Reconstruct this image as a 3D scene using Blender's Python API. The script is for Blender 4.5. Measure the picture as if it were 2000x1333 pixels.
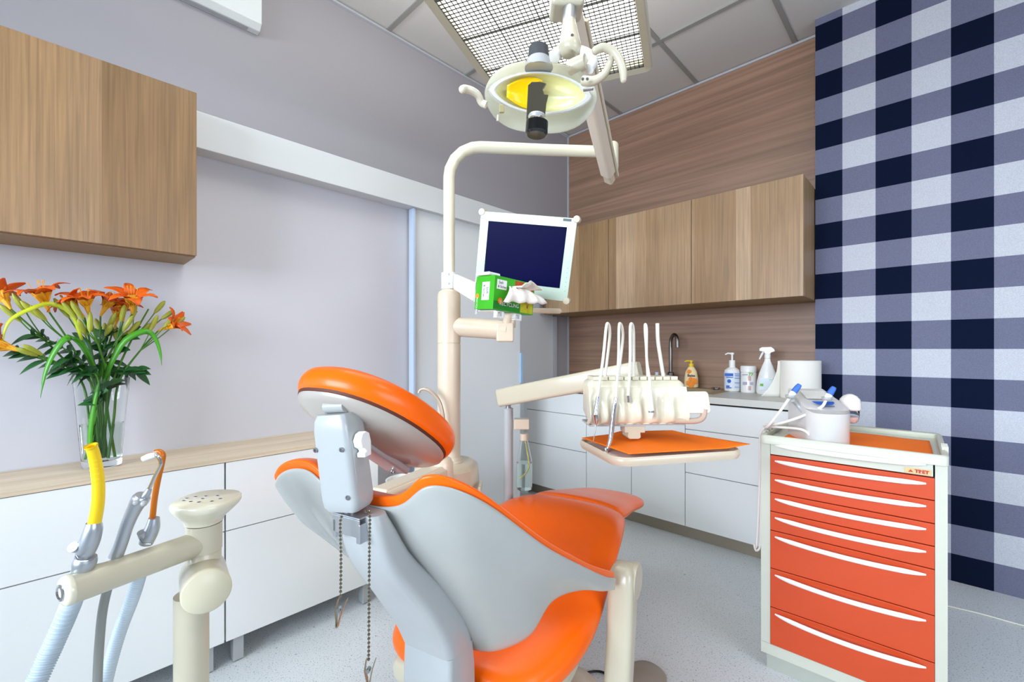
import bpy, bmesh, math, random
from mathutils import Vector, Matrix
for o in list(bpy.data.objects): bpy.data.objects.remove(o)
S = bpy.context.scene
COL = S.collection
V3 = Vector
# ---------------------------------------------------------------- camera (level, room corner view)
FPX, HZ, YAW, H = 863.0, 682.0, math.radians(43.8), 1.17
sY, cY = math.sin(YAW), math.cos(YAW)
F = V3((-sY, cY, 0)); R = V3((cY, sY, 0)); Z = V3((0, 0, 1))
cd = bpy.data.cameras.new('camera'); cam = bpy.data.objects.new('camera', cd); COL.objects.link(cam)
cam.location = (0, 0, H); cam.rotation_euler = (math.pi/2, 0, YAW)
cd.sensor_width = 36.0; cd.lens = 36.0*FPX/2000.0; cd.shift_y = (HZ-666.5)/2000.0; cd.clip_start = 0.02
S.camera = cam
S.view_settings.view_transform = 'Standard'; S.view_settings.look = 'None'
S.view_settings.gamma = 1; S.view_settings.use_curve_mapping = False
S.view_settings.exposure = -0.04
# ---------------------------------------------------------------- world and daylight
w = bpy.data.worlds.new('world'); S.world = w; w.use_nodes = True
bg = w.node_tree.nodes['Background']; bg.inputs[0].default_value = (.62, .78, 1, 1); bg.inputs[1].default_value = 1.0
def area(name, loc, target, sx, sy, power, col):
    l = bpy.data.lights.new(name, 'AREA'); l.shape = 'RECTANGLE'; l.size = sx; l.size_y = sy; l.energy = power; l.color = col
    o = bpy.data.objects.new(name, l); COL.objects.link(o); o.location = loc
    o.rotation_euler = (V3(target)-V3(loc)).to_track_quat('-Z', 'Y').to_euler(); return o
# daylight coming in through the two windows behind the camera
area('daylight_rear', (-.6, -4.4, 2.1), (-1.0, 1.6, .7), 3.8, 2.2, 520, (.76, .87, 1))
area('daylight_right', (5.2, .5, 2.1), (-.6, 1.2, .7), 3.2, 2.2, 150, (.82, .90, 1))
area('fill_light_left', (-1.25, .55, 3.09), (-1.25, .55, 0), .9, .5, 11, (.86, .93, .93))  # unseen area lamp added to fill the left side from above
area('fill_light_right', (.95, .9, 3.09), (.95, .9, 0), 1.1, .5, 13, (1, .96, .91))  # second added lamp out of view, fills the right side
LUM = 4.4   # brightness of the tubes in the hanging luminaire
# ---------------------------------------------------------------- helpers
def P(px, py, D): return V3((0, 0, H)) + (F + R*((px-1000)/FPX) + Z*((HZ-py)/FPX))*D
def ray(px): return F + R*((px-1000)/FPX)
def PY(px, py, y): return P(px, py, y/ray(px).y)      # on a plane y = const
def PX(px, py, x): return P(px, py, x/ray(px).x)
def PZ(px, py, z): return P(px, py, (z-H)*FPX/(HZ-py))
class Fr:
    def __init__(s, o, x=V3((1,0,0)), y=V3((0,1,0)), z=None):
        s.o = V3(o); s.x = V3(x).normalized(); yy = V3(y); s.z = V3(z).normalized() if z is not None else s.x.cross(yy).normalized()
        s.y = s.z.cross(s.x).normalized() if z is None else yy.normalized()
    def __call__(s, x, y=0, z=0): return s.o + s.x*x + s.y*y + s.z*z
W0 = Fr((0,0,0))
def cr(pts, n):
    pts = [V3(p) for p in pts]; 
    if len(pts) < 3: return [pts[0].lerp(pts[-1], i/n) for i in range(n+1)]
    out = []; m = len(pts)-1
    for i in range(n+1):
        t = i*m/n; k = min(int(t), m-1); f = t-k
        p1, p2 = pts[k], pts[k+1]; p0 = pts[k-1] if k else p1*2-p2; p3 = pts[k+2] if k+2 <= m else p2*2-p1
        out.append(.5*((2*p1)+(p2-p0)*f+(2*p0-5*p1+4*p2-p3)*f*f+(3*p1-p0-3*p2+p3)*f**3))
    return out
def crs(vals, n): return [v.x for v in cr([V3((v,0,0)) for v in vals], n)]
class MB:
    def __init__(s): s.v = []; s.f = []
    def add(s, vs, fs):
        b = len(s.v); s.v += [V3(q) for q in vs]; s.f += [tuple(b+i for i in f) for f in fs]; return s
    def box(s, x0, x1, y0, y1, z0, z1, fr=W0):
        vs = [fr(x, y, z) for z in (z0, z1) for y in (y0, y1) for x in (x0, x1)]
        return s.add(vs, [(0,2,3,1), (4,5,7,6), (0,1,5,4), (2,6,7,3), (0,4,6,2), (1,3,7,5)])
    def prism(s, out, a, b, fr=W0):      # outline in fr x,y ; extruded fr z a..b
        n = len(out)
        return s.add([fr(x, y, a) for x, y in out]+[fr(x, y, b) for x, y in out],
            [tuple(range(n-1, -1, -1)), tuple(range(n, 2*n))]+[(i, (i+1)%n, n+(i+1)%n, n+i) for i in range(n)])
    def loops(s, L, cap=True, closed=False):
        n = len(L[0]); vs = [q for l in L for q in l]; fs = []
        m = len(L)
        for i in range(m if closed else m-1):
            a, b = i*n, ((i+1) % m)*n
            fs += [(a+j, a+(j+1)%n, b+(j+1)%n, b+j) for j in range(n)]
        if cap and not closed: fs += [tuple(range(n-1, -1, -1)), tuple(range((m-1)*n, m*n))]
        return s.add(vs, fs)
    def grid(s, rows):
        n = len(rows[0]); vs = [q for r in rows for q in r]; fs = []
        for i in range(len(rows)-1): fs += [(i*n+j, i*n+j+1, (i+1)*n+j+1, (i+1)*n+j) for j in range(n-1)]
        return s.add(vs, fs)
    def slab(s, A, B):      # two matching point grids closed around the border
        m, n = len(A), len(A[0]); vs = [q for r in A for q in r]+[q for r in B for q in r]; o = m*n; fs = []
        for i in range(m-1):
            for j in range(n-1):
                a = i*n+j; fs += [(a, a+1, a+n+1, a+n), (o+a, o+a+n, o+a+n+1, o+a+1)]
        bd = [j for j in range(n)]+[i*n+n-1 for i in range(1, m)]+[(m-1)*n+j for j in range(n-2, -1, -1)]+[i*n for i in range(m-2, 0, -1)]
        k = len(bd); fs += [(bd[(i+1)%k], bd[i], o+bd[i], o+bd[(i+1)%k]) for i in range(k)]
        return s.add(vs, fs)
    def tube(s, path, rad, n=14, smooth=0, cap=True, up=None, squash=1.0):
        path = [V3(q) for q in path]
        if not hasattr(rad, '__len__'): rad = [rad]*len(path)
        if smooth: rad = crs(rad, smooth) if len(rad) == len(path) and len(path) > 2 else [rad[0]+(rad[-1]-rad[0])*i/smooth for i in range(smooth+1)]; path = cr(path, smooth)
        L = []; pu = None
        for i, q in enumerate(path):
            t = (path[min(i+1, len(path)-1)]-path[max(i-1, 0)]).normalized()
            if pu is None: a = V3(up) if up is not None else (Z if abs(t.z) < .9 else V3((1,0,0)))
            else: a = pu
            u = (a-t*a.dot(t)).normalized(); pu = u; b = t.cross(u)
            L.append([q+(u*math.cos(2*math.pi*k/n)*squash+b*math.sin(2*math.pi*k/n))*max(rad[i], 1e-5) for k in range(n)])
        return s.loops(L, cap)
    def lathe(s, fr, prof, n=28, sx=1, sy=1, cap=True, bend=None, p=2.0):
        L = []
        for r, z in prof:
            l = []
            for k in range(n):
                c, d = math.cos(2*math.pi*k/n), math.sin(2*math.pi*k/n)
                if p != 2.0: c = math.copysign(abs(c)**(2/p), c); d = math.copysign(abs(d)**(2/p), d)
                x, y = r*c*sx, r*d*sy; l.append(fr(x, y, z+(bend(x, y) if bend else 0)))
            L.append(l)
        return s.loops(L, cap)
    def ball(s, c, r, n=10, sq=(1,1,1)):
        c = V3(c); m = max(5, n//2+1)
        return s.lathe(Fr(c), [(max(1e-5, r*math.sin(math.pi*i/m)*sq[0]), -r*math.cos(math.pi*i/m)*sq[2]) for i in range(m+1)], n)
    def build(s, name, mat, parent=None, bevel=0, seg=3, sub=0, solid=0, flat=False, ang=35, label=None, cat=None, kind=None, group=None):
        if parent is not None: off = OFF[parent.name]
        else:
            xs = [v.x for v in s.v]; ys = [v.y for v in s.v]; zs = [v.z for v in s.v]
            off = V3(((min(xs)+max(xs))/2, (min(ys)+max(ys))/2, min(zs)))
        me = bpy.data.meshes.new(name); me.from_pydata([tuple(v-off) for v in s.v], [], s.f); me.validate(); 
        bm = bmesh.new(); bm.from_mesh(me); bmesh.ops.recalc_face_normals(bm, faces=bm.faces); bm.to_mesh(me); bm.free()
        for m in (mat if isinstance(mat, (list, tuple)) else [mat]): me.materials.append(m)
        if not flat:
            for q in me.polygons: q.use_smooth = True
            if not bevel and not sub: me.set_sharp_from_angle(angle=math.radians(ang))
        o = bpy.data.objects.new(name, me); COL.objects.link(o)
        if parent is not None: o.parent = parent
        else: o.location = off
        OFF[o.name] = off.copy()
        if solid: m = o.modifiers.new('solid', 'SOLIDIFY'); m.thickness = solid; m.offset = 0
        if bevel: m = o.modifiers.new('bevel', 'BEVEL'); m.width = bevel; m.segments = seg; m.limit_method = 'ANGLE'; m.angle_limit = math.radians(40); m.harden_normals = True
        if sub: m = o.modifiers.new('sub', 'SUBSURF'); m.levels = sub; m.render_levels = sub
        if label: o['label'] = label
        if cat: o['category'] = cat
        if kind: o['kind'] = kind
        if group: o['group'] = group
        return o
OFF = {}
def thing(name, label, cat, loc, group=None):
    o = bpy.data.objects.new(name, None); COL.objects.link(o); o.location = loc; o.empty_display_size = .05
    OFF[o.name] = V3(loc); o['label'] = label; o['category'] = cat
    if group: o['group'] = group
    return o
def text(body, size, o, xa, ya, mat, parent, name='lettering', lift=.0006, width=None, bold=0):
    c = bpy.data.curves.new('t', 'FONT'); c.body = body; c.size = size; c.offset = bold; c.align_x = 'CENTER'; c.align_y = 'CENTER'
    to = bpy.data.objects.new('t', c); COL.objects.link(to); bpy.context.view_layer.update()
    me = bpy.data.meshes.new_from_object(to.evaluated_get(bpy.context.evaluated_depsgraph_get()))
    bpy.data.objects.remove(to)
    xa = V3(xa).normalized(); ya = V3(ya).normalized(); n = xa.cross(ya)
    sx = 1
    if width:
        xs = [v.co.x for v in me.vertices]; sx = width/max(1e-6, max(xs)-min(xs))
    off = OFF[parent.name]
    for v in me.vertices: v.co = V3(o)+xa*v.co.x*sx+ya*v.co.y+n*lift-off
    me.materials.clear(); me.materials.append(mat)
    t = bpy.data.objects.new(name, me); COL.objects.link(t); t.parent = parent; OFF[t.name] = off; return t
# ---------------------------------------------------------------- materials
def srgb(c):
    return tuple((x/255/12.92 if x/255 <= .04045 else ((x/255+.055)/1.055)**2.4) for x in c)
def nt(m): return m.node_tree.nodes, m.node_tree.links
def mat(name, col, rough=.5, metal=0, coat=0, spec=.5, trans=0, ior=1.45, noise=0, nscale=40, bump=0, bscale=200, emit=None, es=1, alpha=1, sss=0):
    m = bpy.data.materials.new(name); m.use_nodes = True; N, L = nt(m); b = N['Principled BSDF']
    c = (*srgb(col), 1) if max(col) > 1 else (*col, 1)
    b.inputs['Base Color'].default_value = c; b.inputs['Roughness'].default_value = rough; b.inputs['Metallic'].default_value = metal
    b.inputs['Coat Weight'].default_value = coat; b.inputs['Coat Roughness'].default_value = .12; b.inputs['Specular IOR Level'].default_value = spec
    b.inputs['Transmission Weight'].default_value = trans; b.inputs['IOR'].default_value = ior; b.inputs['Alpha'].default_value = alpha
    if emit: b.inputs['Emission Color'].default_value = (*emit, 1); b.inputs['Emission Strength'].default_value = es
    tc = N.new('ShaderNodeTexCoord')
    nz = N.new('ShaderNodeTexNoise'); nz.inputs['Scale'].default_value = nscale; nz.inputs['Detail'].default_value = 4; L.new(tc.outputs['Object'], nz.inputs['Vector'])
    mx = N.new('ShaderNodeMixRGB'); mx.blend_type = 'MULTIPLY'; mx.inputs[0].default_value = 1
    rp = N.new('ShaderNodeMapRange'); rp.inputs['To Min'].default_value = 1-(noise or .03); rp.inputs['To Max'].default_value = 1+(noise or .03)*.3
    L.new(nz.outputs[0], rp.inputs['Value']); mx.inputs[1].default_value = c; L.new(rp.outputs[0], mx.inputs[2]); L.new(mx.outputs[0], b.inputs['Base Color'])
    if bump:
        n2 = N.new('ShaderNodeTexNoise'); n2.inputs['Scale'].default_value = bscale; L.new(tc.outputs['Object'], n2.inputs['Vector'])
        bp = N.new('ShaderNodeBump'); bp.inputs['Strength'].default_value = bump; bp.inputs['Distance'].default_value = .001
        L.new(n2.outputs[0], bp.inputs['Height']); L.new(bp.outputs[0], b.inputs['Normal'])
    return m
def wood(name, axis, cols, plank, rough=.45, grain='z', off=0, contrast=.35, gs=1.0):
    """plank varies along `axis`; grain runs along `grain`"""
    m = bpy.data.materials.new(name); m.use_nodes = True; N, L = nt(m); b = N['Principled BSDF']; b.inputs['Roughness'].default_value = rough
    g = N.new('ShaderNodeNewGeometry'); sp = N.new('ShaderNodeSeparateXYZ'); L.new(g.outputs['Position'], sp.inputs[0])
    def mth(op, a, bb=None):
        q = N.new('ShaderNodeMath'); q.operation = op
        for i, x in enumerate((a, bb)):
            if x is None: continue
            if isinstance(x, (int, float)): q.inputs[i].default_value = x
            else: L.new(x, q.inputs[i])
        return q.outputs[0]
    ax = sp.outputs['XYZ'.index(axis.upper())]
    # uneven plank widths: warp the coordinate with a slow sine before flooring
    t = mth('DIVIDE', mth('ADD', ax, off), plank)
    t = mth('ADD', t, mth('MULTIPLY', mth('SINE', mth('MULTIPLY', t, 2.1)), .22))
    fl = mth('FLOOR', t)
    wn = N.new('ShaderNodeTexWhiteNoise'); wn.noise_dimensions = '1D'; L.new(fl, wn.inputs['W'])
    ramp = N.new('ShaderNodeValToRGB'); ramp.color_ramp.interpolation = 'LINEAR'
    els = ramp.color_ramp.elements
    for i, c in enumerate(cols):
        e = els[i] if i < 2 else els.new(i/(len(cols)-1)); e.position = i/(len(cols)-1); e.color = (*srgb(c), 1)
    L.new(mth('ADD', mth('MULTIPLY', wn.outputs['Value'], .6), mth('MULTIPLY', mth('FRACT', mth('MULTIPLY', fl, .5)), .8)), ramp.inputs[0])
    sc = {'x': (1.2, 60, 60), 'y': (60, 1.2, 60), 'z': (60, 60, 1.2)}[grain]
    mp = N.new('ShaderNodeMapping'); mp.inputs['Scale'].default_value = tuple(x*gs for x in sc)
    cb = N.new('ShaderNodeCombineXYZ'); L.new(mth('MULTIPLY', wn.outputs['Value'], 7.0), cb.inputs[0]); L.new(mth('MULTIPLY', wn.outputs['Value'], 13.0), cb.inputs[2])
    va = N.new('ShaderNodeVectorMath'); va.operation = 'ADD'; L.new(g.outputs['Position'], va.inputs[0]); L.new(cb.outputs[0], va.inputs[1]); L.new(va.outputs[0], mp.inputs['Vector'])
    nz = N.new('ShaderNodeTexNoise'); nz.inputs['Scale'].default_value = 2.0; nz.inputs['Detail'].default_value = 6; nz.inputs['Distortion'].default_value = .6; L.new(mp.outputs[0], nz.inputs['Vector'])
    mp2 = N.new('ShaderNodeMapping'); mp2.inputs['Scale'].default_value = tuple(x*gs*.12 if x > 2 else x*gs for x in sc); L.new(va.outputs[0], mp2.inputs['Vector'])
    n2 = N.new('ShaderNodeTexNoise'); n2.inputs['Scale'].default_value = 1.6; n2.inputs['Detail'].default_value = 3; n2.inputs['Distortion'].default_value = 1.2; L.new(mp2.outputs[0], n2.inputs['Vector'])
    r1 = N.new('ShaderNodeMapRange'); r1.inputs['From Min'].default_value = .3; r1.inputs['From Max'].default_value = .7; r1.inputs['To Min'].default_value = 1-contrast; r1.inputs['To Max'].default_value = 1.12; L.new(nz.outputs[0], r1.inputs[0])
    r2 = N.new('ShaderNodeMapRange'); r2.inputs['From Min'].default_value = .3; r2.inputs['From Max'].default_value = .7; r2.inputs['To Min'].default_value = 1-contrast*.45; r2.inputs['To Max'].default_value = 1.08; L.new(n2.outputs[0], r2.inputs[0])
    mm = mth('MULTIPLY', r1.outputs[0], r2.outputs[0])
    mx = N.new('ShaderNodeMixRGB'); mx.blend_type = 'MULTIPLY'; mx.inputs[0].default_value = 1; L.new(ramp.outputs[0], mx.inputs[1]); L.new(mm, mx.inputs[2]); L.new(mx.outputs[0], b.inputs['Base Color'])
    bp = N.new('ShaderNodeBump'); bp.inputs['Strength'].default_value = .15; bp.inputs['Distance'].default_value = .001; L.new(nz.outputs[0], bp.inputs['Height']); L.new(bp.outputs[0], b.inputs['Normal'])
    return m
CREAM = mat('cream_plastic', (200, 192, 168), .28, coat=.25)
CREAM2 = mat('warm_cream_plastic', (212, 196, 172), .3, coat=.2)
IVORY = mat('ivory_plastic', (220, 214, 190), .25, coat=.3)
GREYP = mat('pale_grey_shell', (170, 171, 166), .26, coat=.35)
GREYL = mat('light_grey_plastic', (172, 175, 175), .28, coat=.3)
WHITE = mat('white_plastic', (238, 238, 234), .3, coat=.2)
LACQ = mat('white_lacquer', (232, 234, 232), .22, coat=.3, noise=.01)
ORANGE = mat('orange_leatherette', (255, 104, 0), .32, coat=.12, spec=.35, noise=.04, nscale=8, bump=.12, bscale=700)
ORANGE_SAT = mat('orange_lacquer', (204, 72, 28), .38, coat=.1, noise=.04, nscale=6)
PAPER_O = mat('orange_paper_napkin', (255, 122, 0), .7, noise=.06, nscale=30)
STEEL = mat('brushed_steel', (175, 176, 180), .28, metal=1)
CHROME = mat('chrome', (215, 218, 222), .12, metal=1)
ALU = mat('satin_aluminium', (190, 195, 200), .34, metal=.85)
BLACK = mat('black_rubber', (20, 20, 22), .4)
DARK = mat('dark_gap', (28, 26, 25), .8)
BLUE = mat('blue_grip', (60, 110, 190), .5)
YELLOW = mat('yellow_plastic', (245, 205, 15), .35, coat=.3)
AMBER = mat('amber_tube', (215, 120, 20), .25, trans=.35)
HOSE = mat('pale_hose', (225, 222, 208), .4)
HOSEB = mat('grey_blue_hose', (190, 203, 212), .42)
HOSED = mat('grey_hose', (140, 142, 136), .42)
GLASS = mat('clear_glass', (250, 253, 252), .0, trans=1, ior=1.35, noise=.001)
WATER = mat('water', (235, 245, 240), .0, trans=1, ior=1.15, noise=.001)
PLASG = mat('clear_polycarbonate', (252, 255, 254), .0, trans=1, ior=1.06, noise=.01)
TISSUE = mat('tissue_paper', (240, 232, 222), .9)
GREENB = mat('green_card', (60, 175, 30), .4, noise=.25, nscale=14)
GREEND = mat('dark_green_card', (30, 130, 35), .4)
ORB = mat('orange_print', (245, 140, 30), .5)
STEM = mat('stem_green', (75, 130, 40), .45, noise=.3, nscale=25)
LEAF = mat('leaf_green', (40, 92, 42), .4, noise=.35, nscale=30)
LEAF2 = mat('strap_leaf_green', (72, 150, 28), .35, noise=.35, nscale=9)
YLEAF = mat('yellowing_leaf', (190, 200, 40), .4, noise=.2)
BUD = mat('bud_green', (168, 172, 60), .42, noise=.25, nscale=40)
PETAL = mat('lily_petal', (232, 98, 12), .45, noise=.35, nscale=30)
PETALY = mat('lily_throat', (240, 170, 30), .45, noise=.2)
WALL = mat('wall_paint', (166, 162, 166), .8, noise=.02, nscale=3, bump=.05, bscale=300)
WALLW = mat('panel_paint', (214, 216, 216), .55, noise=.01)
SCREEN = mat('dark_screen', (5, 6, 52), .3, coat=.0, spec=.03)
TOE = mat('brown_plinth', (160, 150, 132), .38, metal=.2)
UNDER = mat('wood_underside', (150, 122, 84), .5, noise=.12)
INK = mat('printed_ink', (35, 45, 70), .6)
INKB = mat('blue_print', (40, 95, 190), .5)
INKG = mat('green_print', (120, 185, 60), .5)
INKR = mat('red_print', (190, 55, 45), .5)
SINKM = mat('composite_sink', (160, 140, 108), .4, noise=.1, nscale=200)
LENS = mat('monitor_glass_bezel', (182, 202, 186), .2, coat=.2)
# ---------------------------------------------------------------- room shell
XL, XU, YB, YG, XG, ZC = -2.175, -2.44, 3.29, 3.146, -.517, 3.122
XR, YF = 2.6, -1.7
def st(name, m, mt, **k): return m.build(name, mt, kind='structure', flat=True, **k)
# floor: speckled vinyl
FLOOR = mat('floor_vinyl', (212, 217, 220), .42, noise=.08, nscale=6)
N_, L_ = nt(FLOOR); b_ = N_['Principled BSDF']; src = b_.inputs['Base Color'].links[0].from_socket
tc_ = N_.new('ShaderNodeNewGeometry'); prev = src
for sc, lo, hi, colr in ((150, .62, .72, (215, 222, 224)), (190, .62, .72, (95, 105, 115)), (75, .71, .79, (100, 108, 114)), (330, .52, .70, (225, 230, 230))):
    z_ = N_.new('ShaderNodeTexNoise'); z_.inputs['Scale'].default_value = sc; z_.inputs['Detail'].default_value = 1; L_.new(tc_.outputs['Position'], z_.inputs['Vector'])
    r_ = N_.new('ShaderNodeMapRange'); r_.inputs['From Min'].default_value = lo; r_.inputs['From Max'].default_value = hi; L_.new(z_.outputs[0], r_.inputs[0])
    x_ = N_.new('ShaderNodeMixRGB'); L_.new(r_.outputs[0], x_.inputs[0]); L_.new(prev, x_.inputs[1]); x_.inputs[2].default_value = (*srgb(colr), 1); prev = x_.outputs[0]
L_.new(prev, b_.inputs['Base Color'])
st('floor', MB().box(XU-.1, XR+.1, YF-.1, YB+.1, -.1, 0), FLOOR)
# ceiling: tiles with grey T-bars
CEIL = mat('ceiling_tile', (208, 206, 202), .85, noise=.04, nscale=90)
BAR = mat('ceiling_bar', (150, 150, 146), .6)
st('ceiling', MB().box(XU-.1, XR+.1, YF-.1, YB+.1, ZC+.008, ZC+.1), CEIL)
m = MB(); x = -1.268-.62*1
while x < XR: m.box(x-.013, x+.013, YF, YB, ZC-.001, ZC+.009); x += .62
y = 2.672
while y > YF: m.box(XU, XR, y-.013, y+.013, ZC-.0015, ZC+.009); y -= .62
st('trim_1', m, BAR, label='grey ceiling grid bars')
WALLU = WALL
st('wall_left', MB().box(XU-.12, XU, YF, YB, 0, ZC+.05), WALLU)
DOORY0, DOORY1 = 1.415, 2.30
st('wall_left_lower', MB().box(XU+.001, XL, YF, DOORY1-.004, 0, 2.107), mat('partition_paint', (200, 198, 203), .7, noise=.01))
WW = wood('oak_wall_panel', 'z', [(170, 134, 108), (158, 124, 102), (168, 136, 114)], 1.4, .5, 'x', contrast=.30, gs=.3)
st('wall_back', MB().box(XU, XG+.06, YB, YB+.1, 0, ZC+.05), WW)
# gingham wallpaper
G = mat('gingham_wallpaper', (200, 200, 200), .9, spec=.12, bump=.1, bscale=900); N_, L_ = nt(G); b_ = N_['Principled BSDF']
g_ = N_.new('ShaderNodeNewGeometry'); s_ = N_.new('ShaderNodeSeparateXYZ'); L_.new(g_.outputs['Position'], s_.inputs[0])
def mth(op, a, b=None):
    q = N_.new('ShaderNodeMath'); q.operation = op
    for i, x in enumerate((a, b)):
        if x is None: continue
        if isinstance(x, (int, float)): q.inputs[i].default_value = x
        else: L_.new(x, q.inputs[i])
    return q.outputs[0]
cx = mth('GREATER_THAN', mth('FLOORED_MODULO' if False else 'PINGPONG', mth('ADD', s_.outputs[0], -.0555+.1475*40+.07375), .1475), .07375)
cz = mth('GREATER_THAN', mth('PINGPONG', mth('ADD', s_.outputs[2], -1.17+.1475*40+.07375), .1475), .07375)
G_CX, G_CZ = cx, cz
sm = mth('ADD', cx, cz)
rp = N_.new('ShaderNodeValToRGB'); rp.color_ramp.interpolation = 'CONSTANT'; e = rp.color_ramp.elements
e[0].position = 0; e[0].color = (*srgb((196, 198, 206)), 1); e[1].position = .33; e[1].color = (*srgb((112, 114, 136)), 1)
e3 = e.new(.75); e3.color = (*srgb((10, 20, 44)), 1)
L_.new(mth('MULTIPLY', sm, .5), rp.inputs[0])
fn = N_.new('ShaderNodeTexNoise'); fn.inputs['Scale'].default_value = 420; L_.new(g_.outputs['Position'], fn.inputs['Vector'])
mr = N_.new('ShaderNodeMapRange'); mr.inputs['From Min'].default_value = .35; mr.inputs['From Max'].default_value = .65; mr.inputs['To Min'].default_value = .86; mr.inputs['To Max'].default_value = 1.12; L_.new(fn.outputs[0], mr.inputs[0])
mx = N_.new('ShaderNodeMixRGB'); mx.blend_type = 'MULTIPLY'; mx.inputs[0].default_value = 1; L_.new(rp.outputs[0], mx.inputs[1]); L_.new(mr.outputs[0], mx.inputs[2]); L_.new(mx.outputs[0], b_.inputs['Base Color'])
st('wall_gingham', MB().box(XG, XR, YG, YB+.1, 0, ZC+.05), G)
# unseen rest of the room, with the window openings behind the camera
m = MB()
m.box(XU, XR, YF-.1, YF, 0, .85); m.box(XU, XR, YF-.1, YF, 2.45, ZC+.05); m.box(XU, -2.1, YF-.1, YF, .85, 2.45); m.box(.95, XR, YF-.1, YF, .85, 2.45)
st('wall_rear', m, WALLW)
m = MB()
m.box(XR, XR+.1, YF-.1, YB+.1, 0, .85); m.box(XR, XR+.1, YF-.1, YB+.1, 2.45, ZC+.05); m.box(XR, XR+.1, YF-.1, -.7, .85, 2.45); m.box(XR, XR+.1, 1.9, YB+.1, .85, 2.45)
st('wall_right', m, WALLW)
# sliding door and its track cover
m = MB().box(XL+.012, XL+.05, DOORY0, DOORY1, .012, 1.975)
d = m.build('door_1', WALLW, kind='structure', bevel=.002, seg=1)
hm = MB().box(XL+.03, XL+.062, DOORY1-.004, DOORY1+.014, .93, 1.14); hm.build('door_handle', mat('blue_grey_handle', (150, 185, 215), .3), d, label='pale blue edge pull')
MB().box(XL+.02, XL+.066, DOORY0-.012, DOORY0, .012, 1.96).build('door_edge', mat('door_edging', (190, 205, 225), .4), d)
MB().box(XL-.01, XL+.082, YF, DOORY1+.05, 1.962, 2.107).build('trim_2', WALLW, kind='structure', bevel=.003, seg=2, label='white sliding door track cover')
TR = mat('white_trim', (188, 190, 196), .4)
st('added_recess_board', MB().box(XU+.0005, XU+.012, DOORY1+.02, 3.05, 0, 1.955), mat('recess_lightening', (214, 218, 222), .35))  # pale board added to lighten the shaded recess behind the door
st('trim_3', MB().box(XU, XU+.012, YB-.012, YB, .89, ZC), TR)
st('trim_4', MB().box(XU, XU+.03, 3.05, 3.085, .889, 1.455), TR)
st('trim_5', MB().box(XU, XU+.008, DOORY1+.02, YB, ZC-.02, ZC), TR)
st('trim_6', MB().box(XU, XU+.02, YF, YB, ZC-.012, ZC), TR)
st('trim_7', MB().box(XU, XG, YB-.01, YB, ZC-.014, ZC), TR)
# ---------------------------------------------------------------- kitchen run 
YK = 2.669
def kx(px, y=YK): return PY(px, 700, y).x
OAKX = wood('oak_front_x', 'x', [(142, 110, 74), (180, 148, 112), (156, 122, 84), (186, 156, 122), (148, 114, 76), (174, 142, 104)], .11, .42, 'z', off=9.03, contrast=.24)
OAKY = wood('oak_front_y', 'y', [(118, 84, 48), (168, 134, 96), (132, 98, 60), (166, 130, 90), (112, 78, 42), (148, 112, 70)], .11, .42, 'z', off=7.47, contrast=.28)
xs = [-2.395, kx(1145), kx(1233), kx(1338), XG-.004]
kin = ['left', 'a', 'b', 'right']
zt, zb, z1, z2 = .843, .09, .683, .42
def lower(x0, x1, parts, label):
    t = thing('base_cabinet', label, 'cabinet', ((x0+x1)/2, YK+.3, 0), 'white base cabinets under the sink worktop')
    MB().box(x0+.001, x1-.001, YK+.02, YB-.002, .09, .851 if x0 < -2.3 else .71).build('carcass', LACQ, t, flat=True)
    for (a, b, kd) in parts:
        MB().box(x0+.0018, x1-.0018, YK, YK+.019, a+.0022, b-.0022).build(kd, LACQ, t, bevel=.0008, seg=1)
    if x0 < -2.39: MB().box(XU+.004, x0-.001, YK+.004, YK+.02, .0, .85).build('filler_strip', LACQ, t, flat=True)
    MB().box(x0, x1, YK+.067, YK+.08, 0.0, .09).build('plinth', TOE, t, flat=True, label='brown metallic kickboard')
    MB().box(x0+.001, x1-.001, YK+.012, YK+.02, zt, .8505).build('recess', DARK, t, flat=True)
    return t
lower(xs[0], xs[1], [(z1, zt, 'drawer'), (z2, z1, 'drawer'), (zb, z2, 'drawer')], 'white three-drawer base cabinet in the corner beside the sliding door')
lower(xs[1], xs[2], [(zb, zt, 'door')], 'white base cabinet with one narrow door, next to the corner drawers')
lower(xs[2], xs[3], [(zb, zt, 'door')], 'white base cabinet with one door, left of the wide drawer unit')
lower(xs[3], xs[4], [(z1, zt, 'drawer'), (z2, z1, 'drawer'), (zb, z2, 'drawer')], 'white wide three-drawer base cabinet behind the orange trolley')
tp = mat('worktop_laminate', (205, 204, 196), .4, noise=.03)
sx0, sx1 = kx(1278, 3.0), kx(1412, 2.97)
m = MB(); m.box(XU+.002, sx0, YK-.012, YB-.001, .8512, .889); m.box(sx1, XG-.002, YK-.012, YB-.001, .8512, .889); m.box(sx0, sx1, YK-.012, 2.80, .8512, .889); m.box(sx0, sx1, YB-.05, YB-.001, .8512, .889)
m.build('worktop', tp, label='pale grey worktop with rounded front edge on the sink cabinets', cat='worktop', flat=True)
t = thing('sink', 'brown composite sink set into the pale worktop', 'sink', ((sx0+sx1)/2, 3.03, .75))
m = MB(); a, b, c, d_ = sx0+.001, sx1-.001, 2.801, YB-.052
for q in ((a, a+.12, c, d_), (b-.06, b, c, d_), (a+.12, b-.06, c, c+.05), (a+.12, b-.06, d_-.10, d_)): m.box(q[0], q[1], q[2], q[3], .853, .892)
m.build('rim', SINKM, t, bevel=.002, seg=2)
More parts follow.
